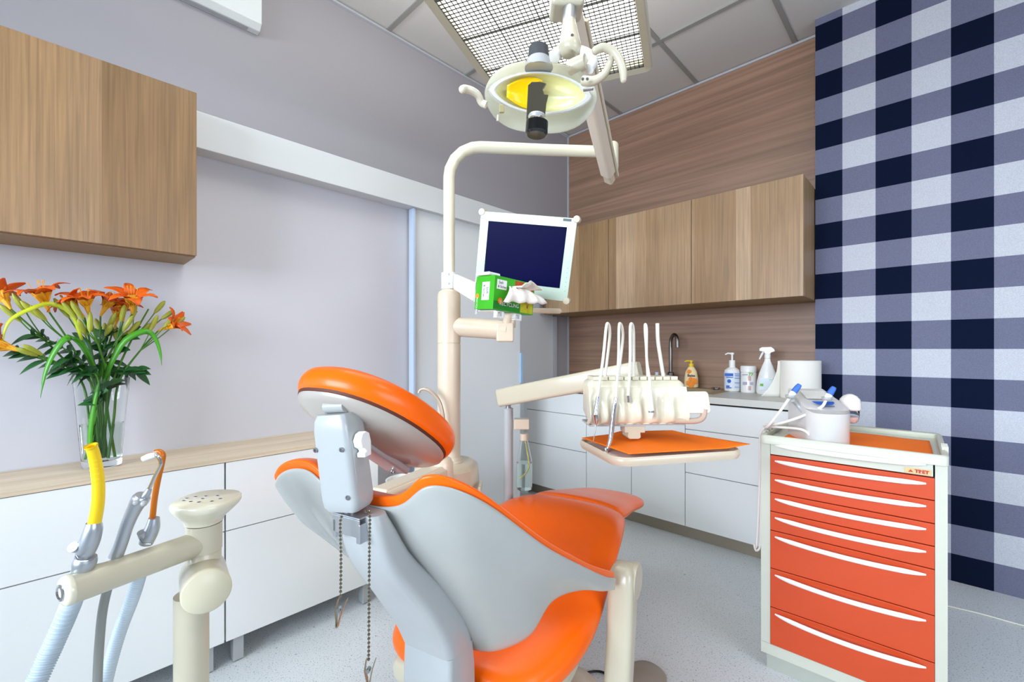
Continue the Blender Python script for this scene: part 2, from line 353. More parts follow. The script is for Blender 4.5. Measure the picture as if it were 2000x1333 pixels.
m = MB(); m.box(a+.12, b-.06, c+.05, d_-.1, .72, .73); m.box(a+.118, a+.12, c+.05, d_-.1, .72, .855); m.box(b-.06, b-.058, c+.05, d_-.1, .72, .855); m.box(a+.12, b-.06, c+.048, c+.05, .72, .855); m.box(a+.12, b-.06, d_-.1, d_-.098, .72, .855)
m.build('basin', SINKM, t)
q = PY(1398, 757, 3.14); q.z = .893
MB().lathe(Fr(q), [(.001, .016), (.028, .016), (.031, .013), (.031, .009), (.022, .007), (.022, 0)], 20).build('drain_knob', CHROME, t)
# faucet
q = PY(1310, 700, 3.19)
t = thing('kitchen_faucet', 'tall steel gooseneck tap behind the sink', 'tap', (q.x, q.y, .893))
STEELD = mat('dark_steel', (120, 116, 112), .25, metal=1)
MB().lathe(Fr((q.x, q.y, .893)), [(.03, 0), (.03, .012), (.024, .016), (.024, .1), (.018, .106)], 20).build('body', STEELD, t)
b0 = V3((q.x, q.y, .99)); MB().tube([b0, b0+Z*.10, b0+Z*.22, b0+V3((.008, -.004, .262)), b0+V3((.034, -.018, .285)), b0+V3((.062, -.034, .262)), b0+V3((.068, -.038, .19))], .0125, 14, 30).build('spout', STEELD, t)
MB().tube([(q.x-.02, q.y-.01, .945), (q.x-.085, q.y-.03, .95)], [.018, .022], 14).build('lever', CHROME, t)
# small bottles behind
for i, (px, h_) in enumerate(((1283, .085), (1297, .082))):
    q = PY(px, 700, 3.06); t = thing('small_bottle', ['small clear bottle with a purple label left of the tap', 'small bottle half hidden by the whip hose beside the tap'][i], 'bottle', (q.x, q.y, .893))
    MB().lathe(Fr((q.x, q.y, .893)), [(.018, 0), (.02, .004), (.02, h_*.8), (.01, h_)], 16).build('body', mat('pale_bottle', (205, 208, 222), .25, trans=.2), t)
    MB().lathe(Fr((q.x, q.y, .893)), [(.0205, .012), (.0205, h_*.66)], 16, cap=False).build('bottle_label', mat('purple_label', (150, 120, 170), .5, noise=.5, nscale=120), t)
    MB().lathe(Fr((q.x, q.y, .893+h_)), [(.013, 0), (.013, .022), (.001, .023)], 12).build('cap', mat('blue_cap', (190, 205, 230), .4), t)
# yellow pump soap
def cf(q):
    d = V3((q.x, q.y, 0)).normalized(); return Fr(q, V3((d.y, -d.x, 0)), d)
q = PY(1350, 750, 3.17); q.z = .893
t = thing('hand_soap', 'cream and orange pump soap bottle with a yellow top', 'soap bottle', q); fr = cf(q)
MB().lathe(fr, [(.036, 0), (.047, .006), (.048, .02), (.046, .07), (.038, .115), (.024, .14), (.016, .15)], 24, sy=.6).build('bottle', mat('soap_cream', (245, 222, 170), .3), t)
m = MB()
for (x_, z_, r_) in ((-.014, .115, .016), (.018, .048, .024), (-.018, .035, .018), (.0, .02, .02), (-.004, .062, .016)):
    m.lathe(Fr(fr(x_, -.0295 if z_ < .1 else -.0235, z_), fr.x, Z), [(.001, .0015), (r_, .0)], 14)
m.build('orange_fruit_print', ORB, t)
text('Balea', .024, fr(0, -.0335, .088), fr.x, Z, INK, t, bold=.0006)
MB().lathe(cf(fr(0, 0, .15)), [(.017, 0), (.017, .022), (.006, .024), (.006, .036), (.014, .037), (.014, .045), (.001, .046)], 16).build('pump', YELLOW, t)
MB().tube([fr(0, 0, .191), fr(-.03, -.004, .191), fr(-.044, -.006, .185)], [.0055, .005, .004], 8).build('nozzle', YELLOW, t)
# white pump bottle
q = PY(1430, 760, 3.12); q.z = .889
t = thing('disinfectant_pump_bottle', 'white pump bottle with a blue label on the worktop', 'bottle', q); fr = cf(q)
MB().lathe(fr, [(.04, 0), (.047, .006), (.048, .02), (.048, .125), (.045, .142), (.03, .155), (.019, .16), (.019, .168)], 24, sy=.8).build('bottle', WHITE, t)
m = MB(); m.lathe(fr, [(.0485, .02), (.0485, .128)], 24, sy=.8, cap=False); m.build('bottle_label', mat('bottle_label_white', (225, 232, 240), .4), t)
m = MB(); 
for zz, hh, x0_, x1_ in ((.112, .018, -.044, .006), (.095, .005, -.036, .006), (.118, .003, .015, .045), (.106, .003, .015, .045), (.09, .003, .015, .045), (.06, .003, .015, .045), (.032, .002, .015, .045), (.036, .01, -.036, -.016), (.026, .006, -.036, -.004)):
    m.box(x0_, x1_, -.0405, -.036, zz-hh/2, zz+hh/2, fr)
m.lathe(Fr(fr(-.018, -.04, .07), fr.x, Z), [(.001, .001), (.012, 0)], 16)
m.build('blue_print', INKB, t)
MB().lathe(cf(fr(0, 0, .168)), [(.019, 0), (.019, .038), (.006, .04), (.006, .075), (.012, .076), (.012, .088), (.001, .089)], 16).build('pump', WHITE, t)
MB().tube([fr(0, 0, .25), fr(-.026, 0, .252), fr(-.042, 0, .243)], [.006, .0055, .004], 8).build('nozzle', WHITE, t)
# wipes canister
q = PY(1462, 762, 3.12); q.z = .889
t = thing('wipes_canister', 'white cylindrical wipes canister marked 77', 'canister', q); fr = cf(q)
MB().lathe(fr, [(.043, 0), (.046, .004), (.046, .125), (.043, .13)], 24).build('canister', WHITE, t)
MB().lathe(cf(fr(0, 0, .13)), [(.043, 0), (.047, .003), (.047, .036), (.043, .042), (.001, .042)], 24).build('lid', WHITE, t)
text('77', .026, fr(.012, -.0465, .118), fr.x, Z, INKG, t, bold=.001)
m = MB()
for x_, z0_, z1_ in ((-.002, .078, .108), (.004, .078, .108), (.01, .078, .108), (-.002, .018, .045), (.004, .018, .045), (.01, .018, .045)): m.box(x_, x_+.0025, -.047, -.0455, z0_, z1_, fr)
m.build('colour_stripes', INKR, t)
m = MB(); m.box(-.034, .026, -.045, -.0375, .052, .07, fr); m.box(-.036, .0, -.0455, -.035, .113, .12, fr); m.build('text_block', mat('lilac_print', (176, 168, 190), .6), t)
# spray bottle
q = PY(1499, 765, 3.09); q.z = .889
t = thing('spray_bottle', 'white trigger spray bottle next to the paper roll', 'spray bottle', q); fr = cf(q)
MB().lathe(fr, [(.055, 0), (.061, .006), (.062, .03), (.058, .08), (.046, .13), (.03, .175), (.018, .205), (.015, .222)], 28, sy=.62).build('bottle', WHITE, t)
m = MB(); m.box(-.042, .03, -.0392, -.03, .025, .10, fr); m.build('bottle_label', mat('silver_label', (188, 196, 200), .3, metal=.3), t)
m = MB(); m.box(-.04, -.022, -.0396, -.039, .05, .066, fr); m.build('green_mark', INKG, t)
text('77', .02, fr(.018, -.0398, .088), fr.x, Z, INKG, t)
m = MB(); m.lathe(cf(fr(0, 0, .222)), [(.017, 0), (.017, .024), (.013, .03)], 16); fx = Fr(fr(0, 0, .25), fr.x, Z)
m.prism([(-.044, .018), (-.044, .034), (-.03, .042), (.02, .044), (.036, .03), (.04, .016), (.018, .008), (.016, 0), (-.014, 0), (-.018, .014)], -.014, .014, fx)
m.build('spray_head', WHITE, t, bevel=.003, seg=2)
MB().tube([fx(-.022, .014), fx(-.034, -.01), fx(-.044, -.034)], [.007, .006, .004], 8).build('trigger', WHITE, t)
# paper roll
q = PY(1563, 790, 2.97); q.z = .889
t = thing('paper_towel_roll', 'large white paper towel roll standing by the gingham wall', 'paper roll', q); fr = cf(q)
MB().lathe(fr, [(.098, 0), (.1, .002), (.1, .213), (.098, .215), (.022, .215), (.022, .12), (.001, .12)], 40).build('roll', mat('roll_paper', (232, 228, 218), .85, bump=.2, bscale=60), t)
A = []
for i in range(9):
    k = i/8; A.append([fr(-.1-.03*k*k-.04*k, .0+.02*k-.03, .213-.213*s_*(1-.0*k)-.0+(.0 if s_ > .9 else 0)) for s_ in [j/10 for j in range(11)]])
rows = []
for j in range(11):
    s_ = j/10; wdt = .012+.085*s_**2.2
    rows.append([fr(-.098-wdt*(i/8)*(1), -.02-.03*(i/8)*s_, .212-.21*s_) for i in range(9)])
MB().grid(rows).build('loose_sheet', mat('sheet_paper', (228, 226, 216), .85), t, solid=.0012)
# ---------------------------------------------------------------- upper kitchen cabinets
YU = 2.85
ux = [-2.362, kx(1188, YU), kx(1350, YU), XG-.004]
labs = ['oak wall cabinet door unit at the left, behind the monitor', 'oak wall cabinet above the tap, middle of three', 'oak wall cabinet nearest the gingham wall']
for i in range(3):
    t = thing('wall_cabinet', labs[i], 'cabinet', ((ux[i]+ux[i+1])/2, YU+.2, 1.46), 'oak wall cabinets over the sink worktop')
    MB().box(ux[i]+.0008, ux[i+1]-.0008, YU+.021, YB-.002, 1.462, 2.128).build('carcass', OAKX, t, flat=True)
    MB().box(ux[i]+.001, ux[i+1]-.001, YU+.03, YB-.012, 1.4600, 1.4619).build('underside', UNDER, t, flat=True)
    MB().box(ux[i]+.0018, ux[i+1]-.0018, YU, YU+.02, 1.461, 2.13).build('door', OAKX, t, bevel=.001, seg=1)
# ---------------------------------------------------------------- left low cabinets and worktop
XF = -1.865
cnt = 0
for y0, y1, lab in ((-.78, -.174, 'white low cabinet at the left edge of the room'), (-.172, .437, 'white low cabinet with two fronts behind the suction hoses'), (.439, 1.05, 'white low cabinet on a leg, behind the treatment chair')):
    t = thing('low_cabinet', lab, 'cabinet', ((XF+XL)/2, (y0+y1)/2, 0), 'white low cabinets along the left wall')
    MB().box(XL+.003, XF-.02, y0+.001, y1-.001, .1, .752).build('carcass', LACQ, t, flat=True)
    for a, b in ((.1, .505), (.505, .757)): MB().box(XF-.019, XF, y0+.0018, y1-.0018, a+.0018, b-.0018).build('drawer_front', LACQ, t, bevel=.0008, seg=1)
    for yy in (y0+.03, y1-.065): MB().box(XF-.065, XF-.022, yy, yy+.035, 0.004, .1).build('leg', GREYL, t, bevel=.002); 
    for yy in (y0+.03, y1-.065): MB().box(XL+.03, XL+.06, yy, yy+.035, 0.004, .1).build('leg', GREYL, t, bevel=.002)
LT = wood('oak_worktop', 'x', [(205, 186, 158), (220, 202, 176), (198, 176, 146), (214, 194, 166)], .075, .4, 'y', contrast=.18, off=4.02)
MB().box(XL+.002, XF+.002, -.78, 1.052, .7575, .774).build('oak_worktop', LT, label='pale oak worktop along the left wall under the vase', cat='worktop', flat=True)
# ---------------------------------------------------------------- upper left cabinet
XC = -1.955; ycb = .369
t = thing('wall_cabinet', 'large oak wall cabinet on the left wall above the flowers', 'cabinet', ((XC+XL)/2, -.3, 1.508))
MB().box(XL+.002, XC-.021, -1.0, ycb-.001, 1.508, 2.105).build('carcass', UNDER, t, flat=True)
MB().box(XC-.0195, XC, -1.0, ycb, 1.512, 2.109).build('door', OAKY, t, bevel=.0008, seg=1)
# air conditioner box near the ceiling
q = PX(512, 52, -2.37)
t = thing('ventilation_cover', 'shallow white cover box high on the left wall by the ceiling', 'vent cover', (-2.40, q.y-.5, q.z))
fr = Fr((0, 0, 0), V3((1,0,0)), Z)
yr = q.y
o2 = [(XU+.002, q.z-.012), (-2.40, q.z-.012), (-2.372, q.z+.012), (-2.37, q.z+.25), (XU+.002, q.z+.25)]
MB().prism(o2, -yr, -(yr-.85), fr).build('housing', mat('ac_white', (220, 224, 222), .45), t, bevel=.003)
MB().box(-2.43, -2.405, yr-.80, yr-.05, q.z-.0135, q.z-.0125).build('air_outlet', GREYL, t)
# ---------------------------------------------------------------- hanging luminaire
ZL = 2.40
cl = PZ(977, 202, ZL); cr_ = PZ(1275, 137, ZL)
bx = (cr_-cl); bx.z = 0; LW = bx.length; bx.normalize(); by = Z.cross(bx)   # by points away from the camera
t = thing('ceiling_luminaire', 'large hanging ceiling light with a cream frame and glowing louvre grid', 'ceiling light', (cl+cr_)/2+V3((0, 0, 0)))
fr = Fr(cl, bx, by); LL = 1.35; w_ = .034
def rr(x0, x1, y0, y1, r, n=6):
    out = []
    for cx_, cy_, a0 in ((x1-r, y1-r, 0), (x0+r, y1-r, 90), (x0+r, y0+r, 180), (x1-r, y0+r, 270)):
        out += [(cx_+r*math.cos(math.radians(a0+90*i/n)), cy_+r*math.sin(math.radians(a0+90*i/n))) for i in range(n+1)]
    return out
oa = rr(0, LW, -LL, 0, .03); ob = rr(w_, LW-w_, -LL+w_, -w_, .004)
n_ = len(oa); m = MB()
m.loops([[fr(x, y, z) for x, y in o_] for o_, z in ((ob, .006), (ob, .0), ([(a[0]*.85+b[0]*.15, a[1]*.85+b[1]*.15) for a, b in zip(oa, ob)], -.006), (oa, .004), (oa, .07), (ob, .07))], closed=True)
m.build('frame', CREAM, t)
MB().box(w_, LW-w_, -LL+w_, -w_, .05, .068, fr).build('backing', WHITE, t)
EM = mat('tube_glow', (255, 255, 250), .5, emit=(1, .985, .93), es=LUM)
MB().box(w_+.002, LW-w_-.002, -LL+w_+.002, -w_-.002, .040, .044, fr).build('light_panel', EM, t)
m = MB(); sp_ = .0178; LV = mat('louvre_grey', (40, 42, 38), .7)
k = w_; i = 0
while k < LW-w_: m.box(k-.0012, k+.0012, -LL+w_, -w_, .001, .004 if i % 9 else .008, fr); k += sp_; i += 1
k = -LL+w_; i = 0
while k < -w_: m.box(w_, LW-w_, k-.0012, k+.0012, .001, .004 if i % 12 else .010, fr); k += sp_; i += 1
m.build('louvre_grid', LV, t, flat=True)
# area lamp added above the fixture to brighten ceiling and upper walls
al = area('ceiling_fill_light', fr(LW/2, -LL/2, .085), fr(LW/2, -LL/2, 1), .5, 1.1, 24, (1, .97, .92)); al.rotation_euler = (math.pi, 0, math.atan2(bx.y, bx.x))
mb = MB(); 
for x_, y_ in ((.08, -.1), (LW-.08, -.1), (.08, -LL+.1), (LW-.08, -LL+.1)): mb.tube([fr(x_, y_, .07), fr(x_, y_, ZC-ZL)], .0012, 6)
mb.build('suspension_wires', STEEL, t)
# ---------------------------------------------------------------- cuspidor unit with light post
PD = 1.95
pb = P(877, 700, PD); pb.z = 0
t = thing('dental_unit_column', 'cream dental water unit with a tall light post standing left of the chair', 'dental unit', pb)
UN = t
fr = Fr(pb, R, F)
def ov(a, b, n=36, p=2.6, cx_=0, cy_=0):
    return [(cx_+a*math.copysign(abs(math.cos(2*math.pi*k/n))**(2/p), math.cos(2*math.pi*k/n)), cy_+b*math.copysign(abs(math.sin(2*math.pi*k/n))**(2/p), math.sin(2*math.pi*k/n))) for k in range(n)]
m = MB(); L = []
for z_, a_, b_2 in ((0, .12, .13), (.03, .135, .14), (.35, .14, .15), (.60, .142, .15), (.655, .135, .145), (.672, .11, .12)):
    L.append([fr(x, y, z_) for x, y in ov(a_, b_2, cx_=-.01)])
m.loops(L); m.build('body', CREAM2, t, ang=50)
MB().lathe(Fr(pb+Z*.668, R, F), [(.062, 0), (.063, .008), (.056, .014), (.056, .022), (.052, .028)], 28).build('collar', CREAM2, t)
ztop = 1.17+(HZ-566)/FPX*PD
MB().lathe(Fr(pb, R, F), [(.0505, .69), (.0505, H+.021), (.0485, H+.022), (.0485, H+.026), (.0505, H+.027), (.0505, ztop-.03), (.046, ztop-.012), (.03, ztop)], 32).build('lower_post', CREAM2, t)
z2_ = 1.17+(HZ-285)/FPX*PD
e0 = pb+Z*ztop; rA = .0255
endL = P(1196, 298, 2.02)
hd = (endL-(pb+Z*z2_)); hd.z = 0; hl = hd.length; hd.normalize()
pts = [e0-Z*.02, e0+Z*.3, pb+Z*(z2_-.14)]
for a_ in (15, 35, 55, 75, 90):
    a2 = math.radians(a_); pts.append(pb+Z*(z2_-.14+.14*math.sin(a2))+hd*(.14*(1-math.cos(a2))))
pts.append(pb+Z*z2_+hd*(hl*.6)); pts.append(V3((endL.x, endL.y, z2_+.004)))
MB().tube(pts, rA, 20).build('light_post', IVORY, t, ang=60)
MB().lathe(Fr(pb+Z*(ztop+.0), R, F), [(.03, 0), (.034, .002), (.034, .072), (.03, .074)], 24).build('clamp', WHITE, t)
m = MB()
for zz in (.012, .052): m.lathe(Fr(pb+Z*(ztop+.01+zz)+R*.002-F*.033, R, Z), [(.005, 0), (.005, .004), (.002, .0041)], 10)
m.build('clamp_screw', STEEL, t)
# thick monitor arm
a0 = P(880, 638, PD); a1 = P(990, 645, 1.93)
MB().tube([a0, a1], .043, 24).build('monitor_arm', CREAM2, t, ang=50)
MB().box(-.045, .03, -.04, .04, -.052, .03, Fr(P(990, 645, 1.93), R, F)).build('arm_end_cap', CREAM2, t, bevel=.008)
MB().tube([P(1000, 606, 1.9), P(1092, 608, 1.86)], [.0115, .0115], 14).build('support_bar', CREAM2, t); MB().ball(P(1092, 608, 1.86), .0115, 12).build('bar_tip', CREAM2, t)
MB().tube([P(1000, 610, 1.9), P(1000, 640, 1.92)], .016, 12).build('arm_pivot', CREAM2, t)
# cup filler
MB().tube([P(868, 850, 1.86), P(864, 808, 1.86), P(856, 782, 1.86), P(842, 766, 1.86), P(828, 760, 1.86), P(820, 763, 1.86), P(818, 768, 1.86)], [.011, .009, .0085, .008, .007, .006, .006], 12, 26).build('cup_filler_spout', mat('taupe_metal', (190, 170, 150), .3, metal=.4), t)
MB().lathe(Fr(P(868, 880, 1.86), R, F), [(.02, 0), (.016, .04), (.013, .07), (.012, .1)], 16).build('spout_base', CREAM2, t)
MB().box(-.006, .006, -.05, .05, -.012, .012, Fr(P(938, 951, 1.86), R, F)).build('side_knob', CREAM2, t, bevel=.004)
# spittoon bowl
q = P(800, 960, 1.98)
MB().lathe(Fr(q, R, F), [(.03, -.08), (.07, -.03), (.1, .03), (.105, .055), (.098, .055), (.07, .0), (.01, -.02)], 30).build('spittoon_bowl', mat('white_ceramic', (236, 238, 236), .12, coat=.5), t)
# assistant arm towards chair
q0 = P(862, 912, 1.72); q1 = P(735, 950, 1.40)
dd = (q1-q0); dd.z = 0; ln = dd.length; dd.normalize(); fa = Fr(q0, dd, Z.cross(dd))
m = MB(); m.box(-.02, ln, -.042, .042, -.034, .004, fa); m.build('assistant_arm', CREAM2, t, bevel=.012)
m = MB(); m.box(-.04, ln-.01, -.033, .033, -.004, .012, fa); m.build('arm_cover', CREAM2, t, bevel=.008)
MB().lathe(Fr(V3((q0.x, q0.y, q0.z-.085)), R, F), [(.056, 0), (.056, .008), (.05, .012), (.047, .055), (.046, .10), (.036, .118), (.015, .124)], 28).build('arm_pivot_dome', CREAM2, t)
MB().box(-.03, .03, .0, .18, -.16, -.085, Fr(q0, R, F)).build('arm_bracket', CREAM2, t, bevel=.01)
# ---------------------------------------------------------------- operating light
lb = P(1196, 330, 2.02)
t = thing('operating_light', 'dental operating light with clear shield hanging from a jointed cream arm', 'dental lamp', lb)
OL = t
f2 = Fr(V3((endL.x, endL.y, 0)), R, F)
ze = z2_
MB().lathe(Fr(V3((endL.x, endL.y, ze-.085)), R, F), [(.02, 0), (.026, .006), (.028, .02), (.028, .12), (.022, .13)], 20).build('pivot', IVORY, t)
p0 = P(1189, 345, 2.0); p1 = P(1153, 200, 1.62); p2 = P(1109, 0, 1.24)
d_ = (p2-p0).normalized(); sd = d_.cross(-F).normalized(); nn = sd.cross(d_)
far = Fr(p0, sd, nn, d_); AL = (p2-p0).length
m = MB(); m.prism(rr(-.026, .026, -.028, .028, .014), .03, AL, far); m.build('spring_arm', mat('arm_taupe_plastic', (224, 210, 190), .3, coat=.2), t)
m = MB(); m.prism(rr(.0262, .036, -.03, .03, .004), -.02, AL*.9, far); m.build('arm_side_plate', IVORY, t)
m = MB(); m.prism(rr(-.018, .018, -.022, .022, .01), -.03, .032, far); m.build('arm_joint', CREAM2, t)
m = MB(); m.prism(rr(-.02, .02, -.0283, -.02, .003), .031, .07, far); m.build('arm_slot', DARK, t)
# knuckle at the top and drop tube
k0 = P(1110, 6, 1.22)
MB().box(-.05, .04, -.04, .04, -.03, .05, Fr(k0, R, F)).build('elbow_cover', CREAM, t, bevel=.012)
MB().tube([P(1112, 20, 1.20), P(1111, 50, 1.18)], .0175, 18).build('drop_tube', ALU, t)
m = MB(); q0 = P(1112, 44, 1.18); q1 = P(1096, 100, 1.15)
q1 = P(1113, 97, 1.15); m.tube([q0, q0.lerp(q1, .3), q1.lerp(q0, .25), q1, P(1110, 106, 1.15), P(1110, 110, 1.15)], [.017, .021, .027, .030, .022, .010], 20, 16); m.build('drop_cover', CREAM, t)
MB().lathe(Fr(P(1116, 77, 1.14)-F*.012, R, Z), [(.004, 0), (.004, .004), (.001, .0041)], 10).build('cover_screw', STEEL, t)
# yoke
def Q(px, py, d=1.12): return P(px, py, d)
MB().tube([Q(1082, 112, 1.16), Q(1096, 100, 1.17), Q(1125, 98, 1.16), Q(1150, 106, 1.13), Q(1158, 120, 1.11), Q(1150, 135, 1.1)], [.016, .015, .013, .012, .013, .013], 14, 22).build('yoke', WHITE, t)
fk = Fr(Q(1142, 122, 1.06), (R*.6-F*.8).normalized(), Z); fk2 = Fr(Q(1138, 124, 1.09), Z, Z.cross((R*.75-F*.65)))
ax_ = (R*.85-F*.5+Z*.1).normalized(); fz = Fr(Q(1130, 126, 1.10), Z, ax_.cross(Z), ax_)
MB().lathe(fz, [(.019, -.026), (.019, .014), (.017, .019), (.001, .020)], 22).build('tilt_knob', CREAM, t)
# head: frame x = right, y = up, z = towards the viewer (tilted down)
hn = (-F*.92-Z*.38+R*.02).normalized(); hx = (R-hn*R.dot(hn)).normalized(); hx = (hx+Z*-.06).normalized()
hy = hn.cross(hx).normalized(); hc = P(1055, 190, 1.14)
fh = Fr(hc, hx, hy, hn)
def headout(s=1.0, n=44):
    o = []
    for k in range(n):
        a = 2*math.pi*k/n; c, d = math.cos(a), math.sin(a)
        x = .142*math.copysign(abs(c)**.72, c); y = (.074 if d > 0 else .083)*math.copysign(abs(d)**1.12, d)
        o.append((x*s, y*s))
    return o
m = MB(); L = []
for s, z in ((.30, -.075), (.62, -.068), (.86, -.045), (.98, -.012), (1.0, .0), (.985, .002), (.95, -.012), (.84, -.04), (.6, -.06), (.3, -.066)):
    L.append([fh(x, y, z) for x, y in headout(s)])
HW = mat('white_translucent_housing', (248, 250, 240), .25, coat=.3)
N_, L_ = nt(HW); tl = N_.new('ShaderNodeBsdfTranslucent'); tl.inputs[0].default_value = (1, 1, .96, 1); ms = N_.new('ShaderNodeMixShader'); ms.inputs[0].default_value = .55
L_.new(N_['Principled BSDF'].outputs[0], ms.inputs[1]); L_.new(tl.outputs[0], ms.inputs[2]); L_.new(ms.outputs[0], N_['Material Output'].inputs[0])
m.loops(L); m.build('housing', HW, t)
m = MB(); L = []
for s, z in ((1.005, -.004), (1.01, .012), (.99, .03), (.9, .045), (.7, .056), (.4, .062), (.1, .064)):
    L.append([fh(x, y, z+(.0)) for x, y in headout(s)])
m.loops(L, cap=False); m.grid([[fh(x, y, .064) for x, y in headout(.1)], [fh(0, 0, .0645)]*44])
m.build('clear_shield', mat('clear_shield_plastic', (252, 255, 250), .03, trans=1, ior=1.12, noise=.001), t)
# reflector
def alm(s, n=40):
    o = []
    for k in range(n):
        a = 2*math.pi*k/n; c, d = math.cos(a), math.sin(a)
        o.append((.112*s*c, .040*s*math.copysign(abs(d)**1.3, d)+.008))
    return o
m = MB(); L = [[fh(x, y, z) for x, y in alm(s)] for s, z in ((1.0, -.002), (.96, -.012), (.8, -.028), (.55, -.04), (.25, -.046), (.02, -.047))]
m.loops(L, cap=False); m.build('reflector', mat('pale_yellow_reflector', (250, 246, 190), .15, coat=.5, metal=.2), t)
m = MB(); L = [[fh(x, y, z) for x, y in alm(s)] for s, z in ((1.0, -.002), (1.04, .003), (1.12, .002), (1.16, -.012))]
m.loops(L, cap=False); m.build('reflector_rim', WHITE, t)
m = MB(); L = []
for i in range(9):
    k = i/8; x = -.085+.088*k; hgt = .034*math.sin(math.pi*(.12+.55*k))
    L.append([fh(x, .008+hgt*j/4, -.004-.014*math.sin(math.pi*(.1+.5*k))+.005*abs(j)/4) for j in range(-4, 5)])
m.grid(L); m.build('yellow_reflection', mat('reflection_yellow', (255, 205, 10), .15, metal=.0, emit=(1, .6, .0), es=.0), t, solid=.002)  # yellow reflection put in as coloured surface on the reflector's left part
# centre stem: knobs and bulb plate
KD = mat('grey_speckled_plastic', (74, 76, 78), .55, noise=.5, nscale=300)
MB().lathe(Fr(P(1052, 119, 1.11), R, F), [(.028, -.005), (.027, .0), (.025, .032), (.02, .036), (.001, .0365)], 24).build('top_knob', KD, t)
MB().lathe(Fr(P(1052, 128, 1.11), R, F), [(.035, -.012), (.032, .0), (.028, .014)], 24).build('knob_seat', GREYL, t)
zc = P(1048, 258, 1.04)
MB().lathe(Fr(zc, hx, F), [(.001, -.008), (.022, -.008), (.0265, -.003), (.0265, .022), (.023, .026), (.02, .030)], 28).build('bottom_knob', mat('gloss_black', (10, 12, 14), .12, coat=.8), t)
MB().lathe(Fr(P(1048, 238, 1.05), hx, F), [(.02, -.008), (.021, .0), (.019, .006), (.021, .012), (.019, .016)], 24).build('bulb_collar', GREYL, t)
fb = Fr(P(1049, 203, 1.06), hx, Z)
MB().prism([(-.024, -.04), (-.018, -.046), (.014, -.046), (.02, -.04), (.022, .0), (.026, .022), (.016, .022), (.012, .034), (.02, .048), (.004, .052), (-.016, .05), (-.024, .042)], -.004, .004, fb).build('bulb_shield', mat('bronze_mirror', (98, 92, 78), .25, metal=.6), t, bevel=.0015)
# handles
MB().tube([Q(950, 205, 1.1), Q(940, 200, 1.1), Q(934, 187, 1.09), Q(922, 178, 1.08), Q(908, 174, 1.07), Q(903, 175, 1.06)], [.009, .009, .009, .0095, .0095, .009], 14, 22).build('left_handle', IVORY, t)
MB().ball(Q(903, 175, 1.06), .009, 12).build('left_handle_tip', IVORY, t)
MB().tube([Q(1140, 158, 1.08), Q(1160, 158, 1.06), Q(1180, 145, 1.04), Q(1192, 122, 1.03), Q(1194, 108, 1.02)], [.012, .011, .009, .008, .007], 14, 22).build('right_handle_stem', CREAM, t)
MB().tube([Q(1163, 99, 1.02), Q(1178, 93, 1.02), Q(1196, 100, 1.02), Q(1210, 118, 1.02), Q(1217, 140, 1.02), Q(1218, 156, 1.02)], [.009, .0095, .010, .0095, .009, .0075], 14, 26).build('right_handle', CREAM, t)
MB().ball(Q(1163, 99, 1.02), .009, 12).ball(Q(1218, 156, 1.02), .0075, 12).build('right_handle_tips', CREAM, t)
MB().tube([Q(1140, 176, 1.05), Q(1158, 174, 1.04)], [.004, .003], 10).build('shield_latch', STEEL, t)
m = MB()
for px, py in ((1138, 155), (1147, 155)): m.lathe(Fr(Q(px, py, 1.045), R, Z), [(.0035, 0), (.0035, .002), (.001, .0021)], 10)
m.build('stem_screws', STEEL, t)
MB().box(-.006, .006, -.004, .004, -.009, .009, Fr(Q(980, 213, 1.05), R, F)).build('left_latch', mat('brass_latch', (190, 180, 130), .35, metal=.5), t, bevel=.002)
MB().tube([Q(973, 225, 1.05), Q(972, 237, 1.05)], .003, 8).build('latch_pin', CREAM, t)
# ---------------------------------------------------------------- monitor
TL, TRm, BR_ = P(937, 412, 1.80), P(1125, 427, 1.70), P(1110, 590, 1.76)
BLm = P(929, 568, 1.86)
c_ = (TL+TRm+BR_+BLm)/4; mxv = ((TRm-TL)+(BR_-BLm)).normalized(); myv = ((TL-BLm)+(TRm-BR_)).normalized()
myv = (myv-mxv*myv.dot(mxv)).normalized(); mnv = mxv.cross(myv)     # towards viewer
mw = (TRm-TL).length; mh = ((TL-BLm).length+(TRm-BR_).length)/2
t = thing('monitor', 'flat monitor with a pale green glass bezel and dark blue screen', 'monitor', c_-Z*.2)
fm = Fr(c_, mxv, myv, mnv)
a, b = mw/2, mh/2
MB().prism(rr(-a, a, -b, b, .006), -.006, .0, fm).build('glass_front', LENS, t, bevel=.0015, seg=2)
MB().prism(rr(-a+.004, a-.004, -b+.004, b-.004, .008), -.03, -.0062, fm).build('casing', GREYL, t)
MB().prism(rr(-a*.6, a*.6, -b*.6, b*.6, .02), -.055, -.03, fm).build('rear_housing', GREYL, t)
MB().box(-a+.036, a-.036, -b+.05, b-.036, .0001, .0007, fm).build('screen', SCREEN, t, flat=True)
for sx_ in (-1, 1):
    for sy_ in (-1, 1):
        MB().lathe(Fr(fm(sx_*(a-.003), sy_*(b-.003), -.034), mxv, myv, mnv), [(.013, 0), (.014, .002), (.014, .034), (.0125, .037), (.001, .0375)], 20).build('corner_cap', CREAM, t)
MB().box(a-.055, a-.022, b-.014, b-.004, .0001, .0006, fm).build('badge', mat('grey_badge', (70, 84, 84), .4), t, flat=True)
m = MB()
for k in range(6): m.lathe(Fr(fm(a-.014, -.03-.018*k, .0002), mxv, myv, mnv), [(.0012, 0), (.0001, .0004)], 8)
m.build('buttons', INK, t)
MB().tube([fm(0, -.02, -.05), a1+R*.0-F*.02+Z*.03], .02, 14).build('mount', CREAM2, t)
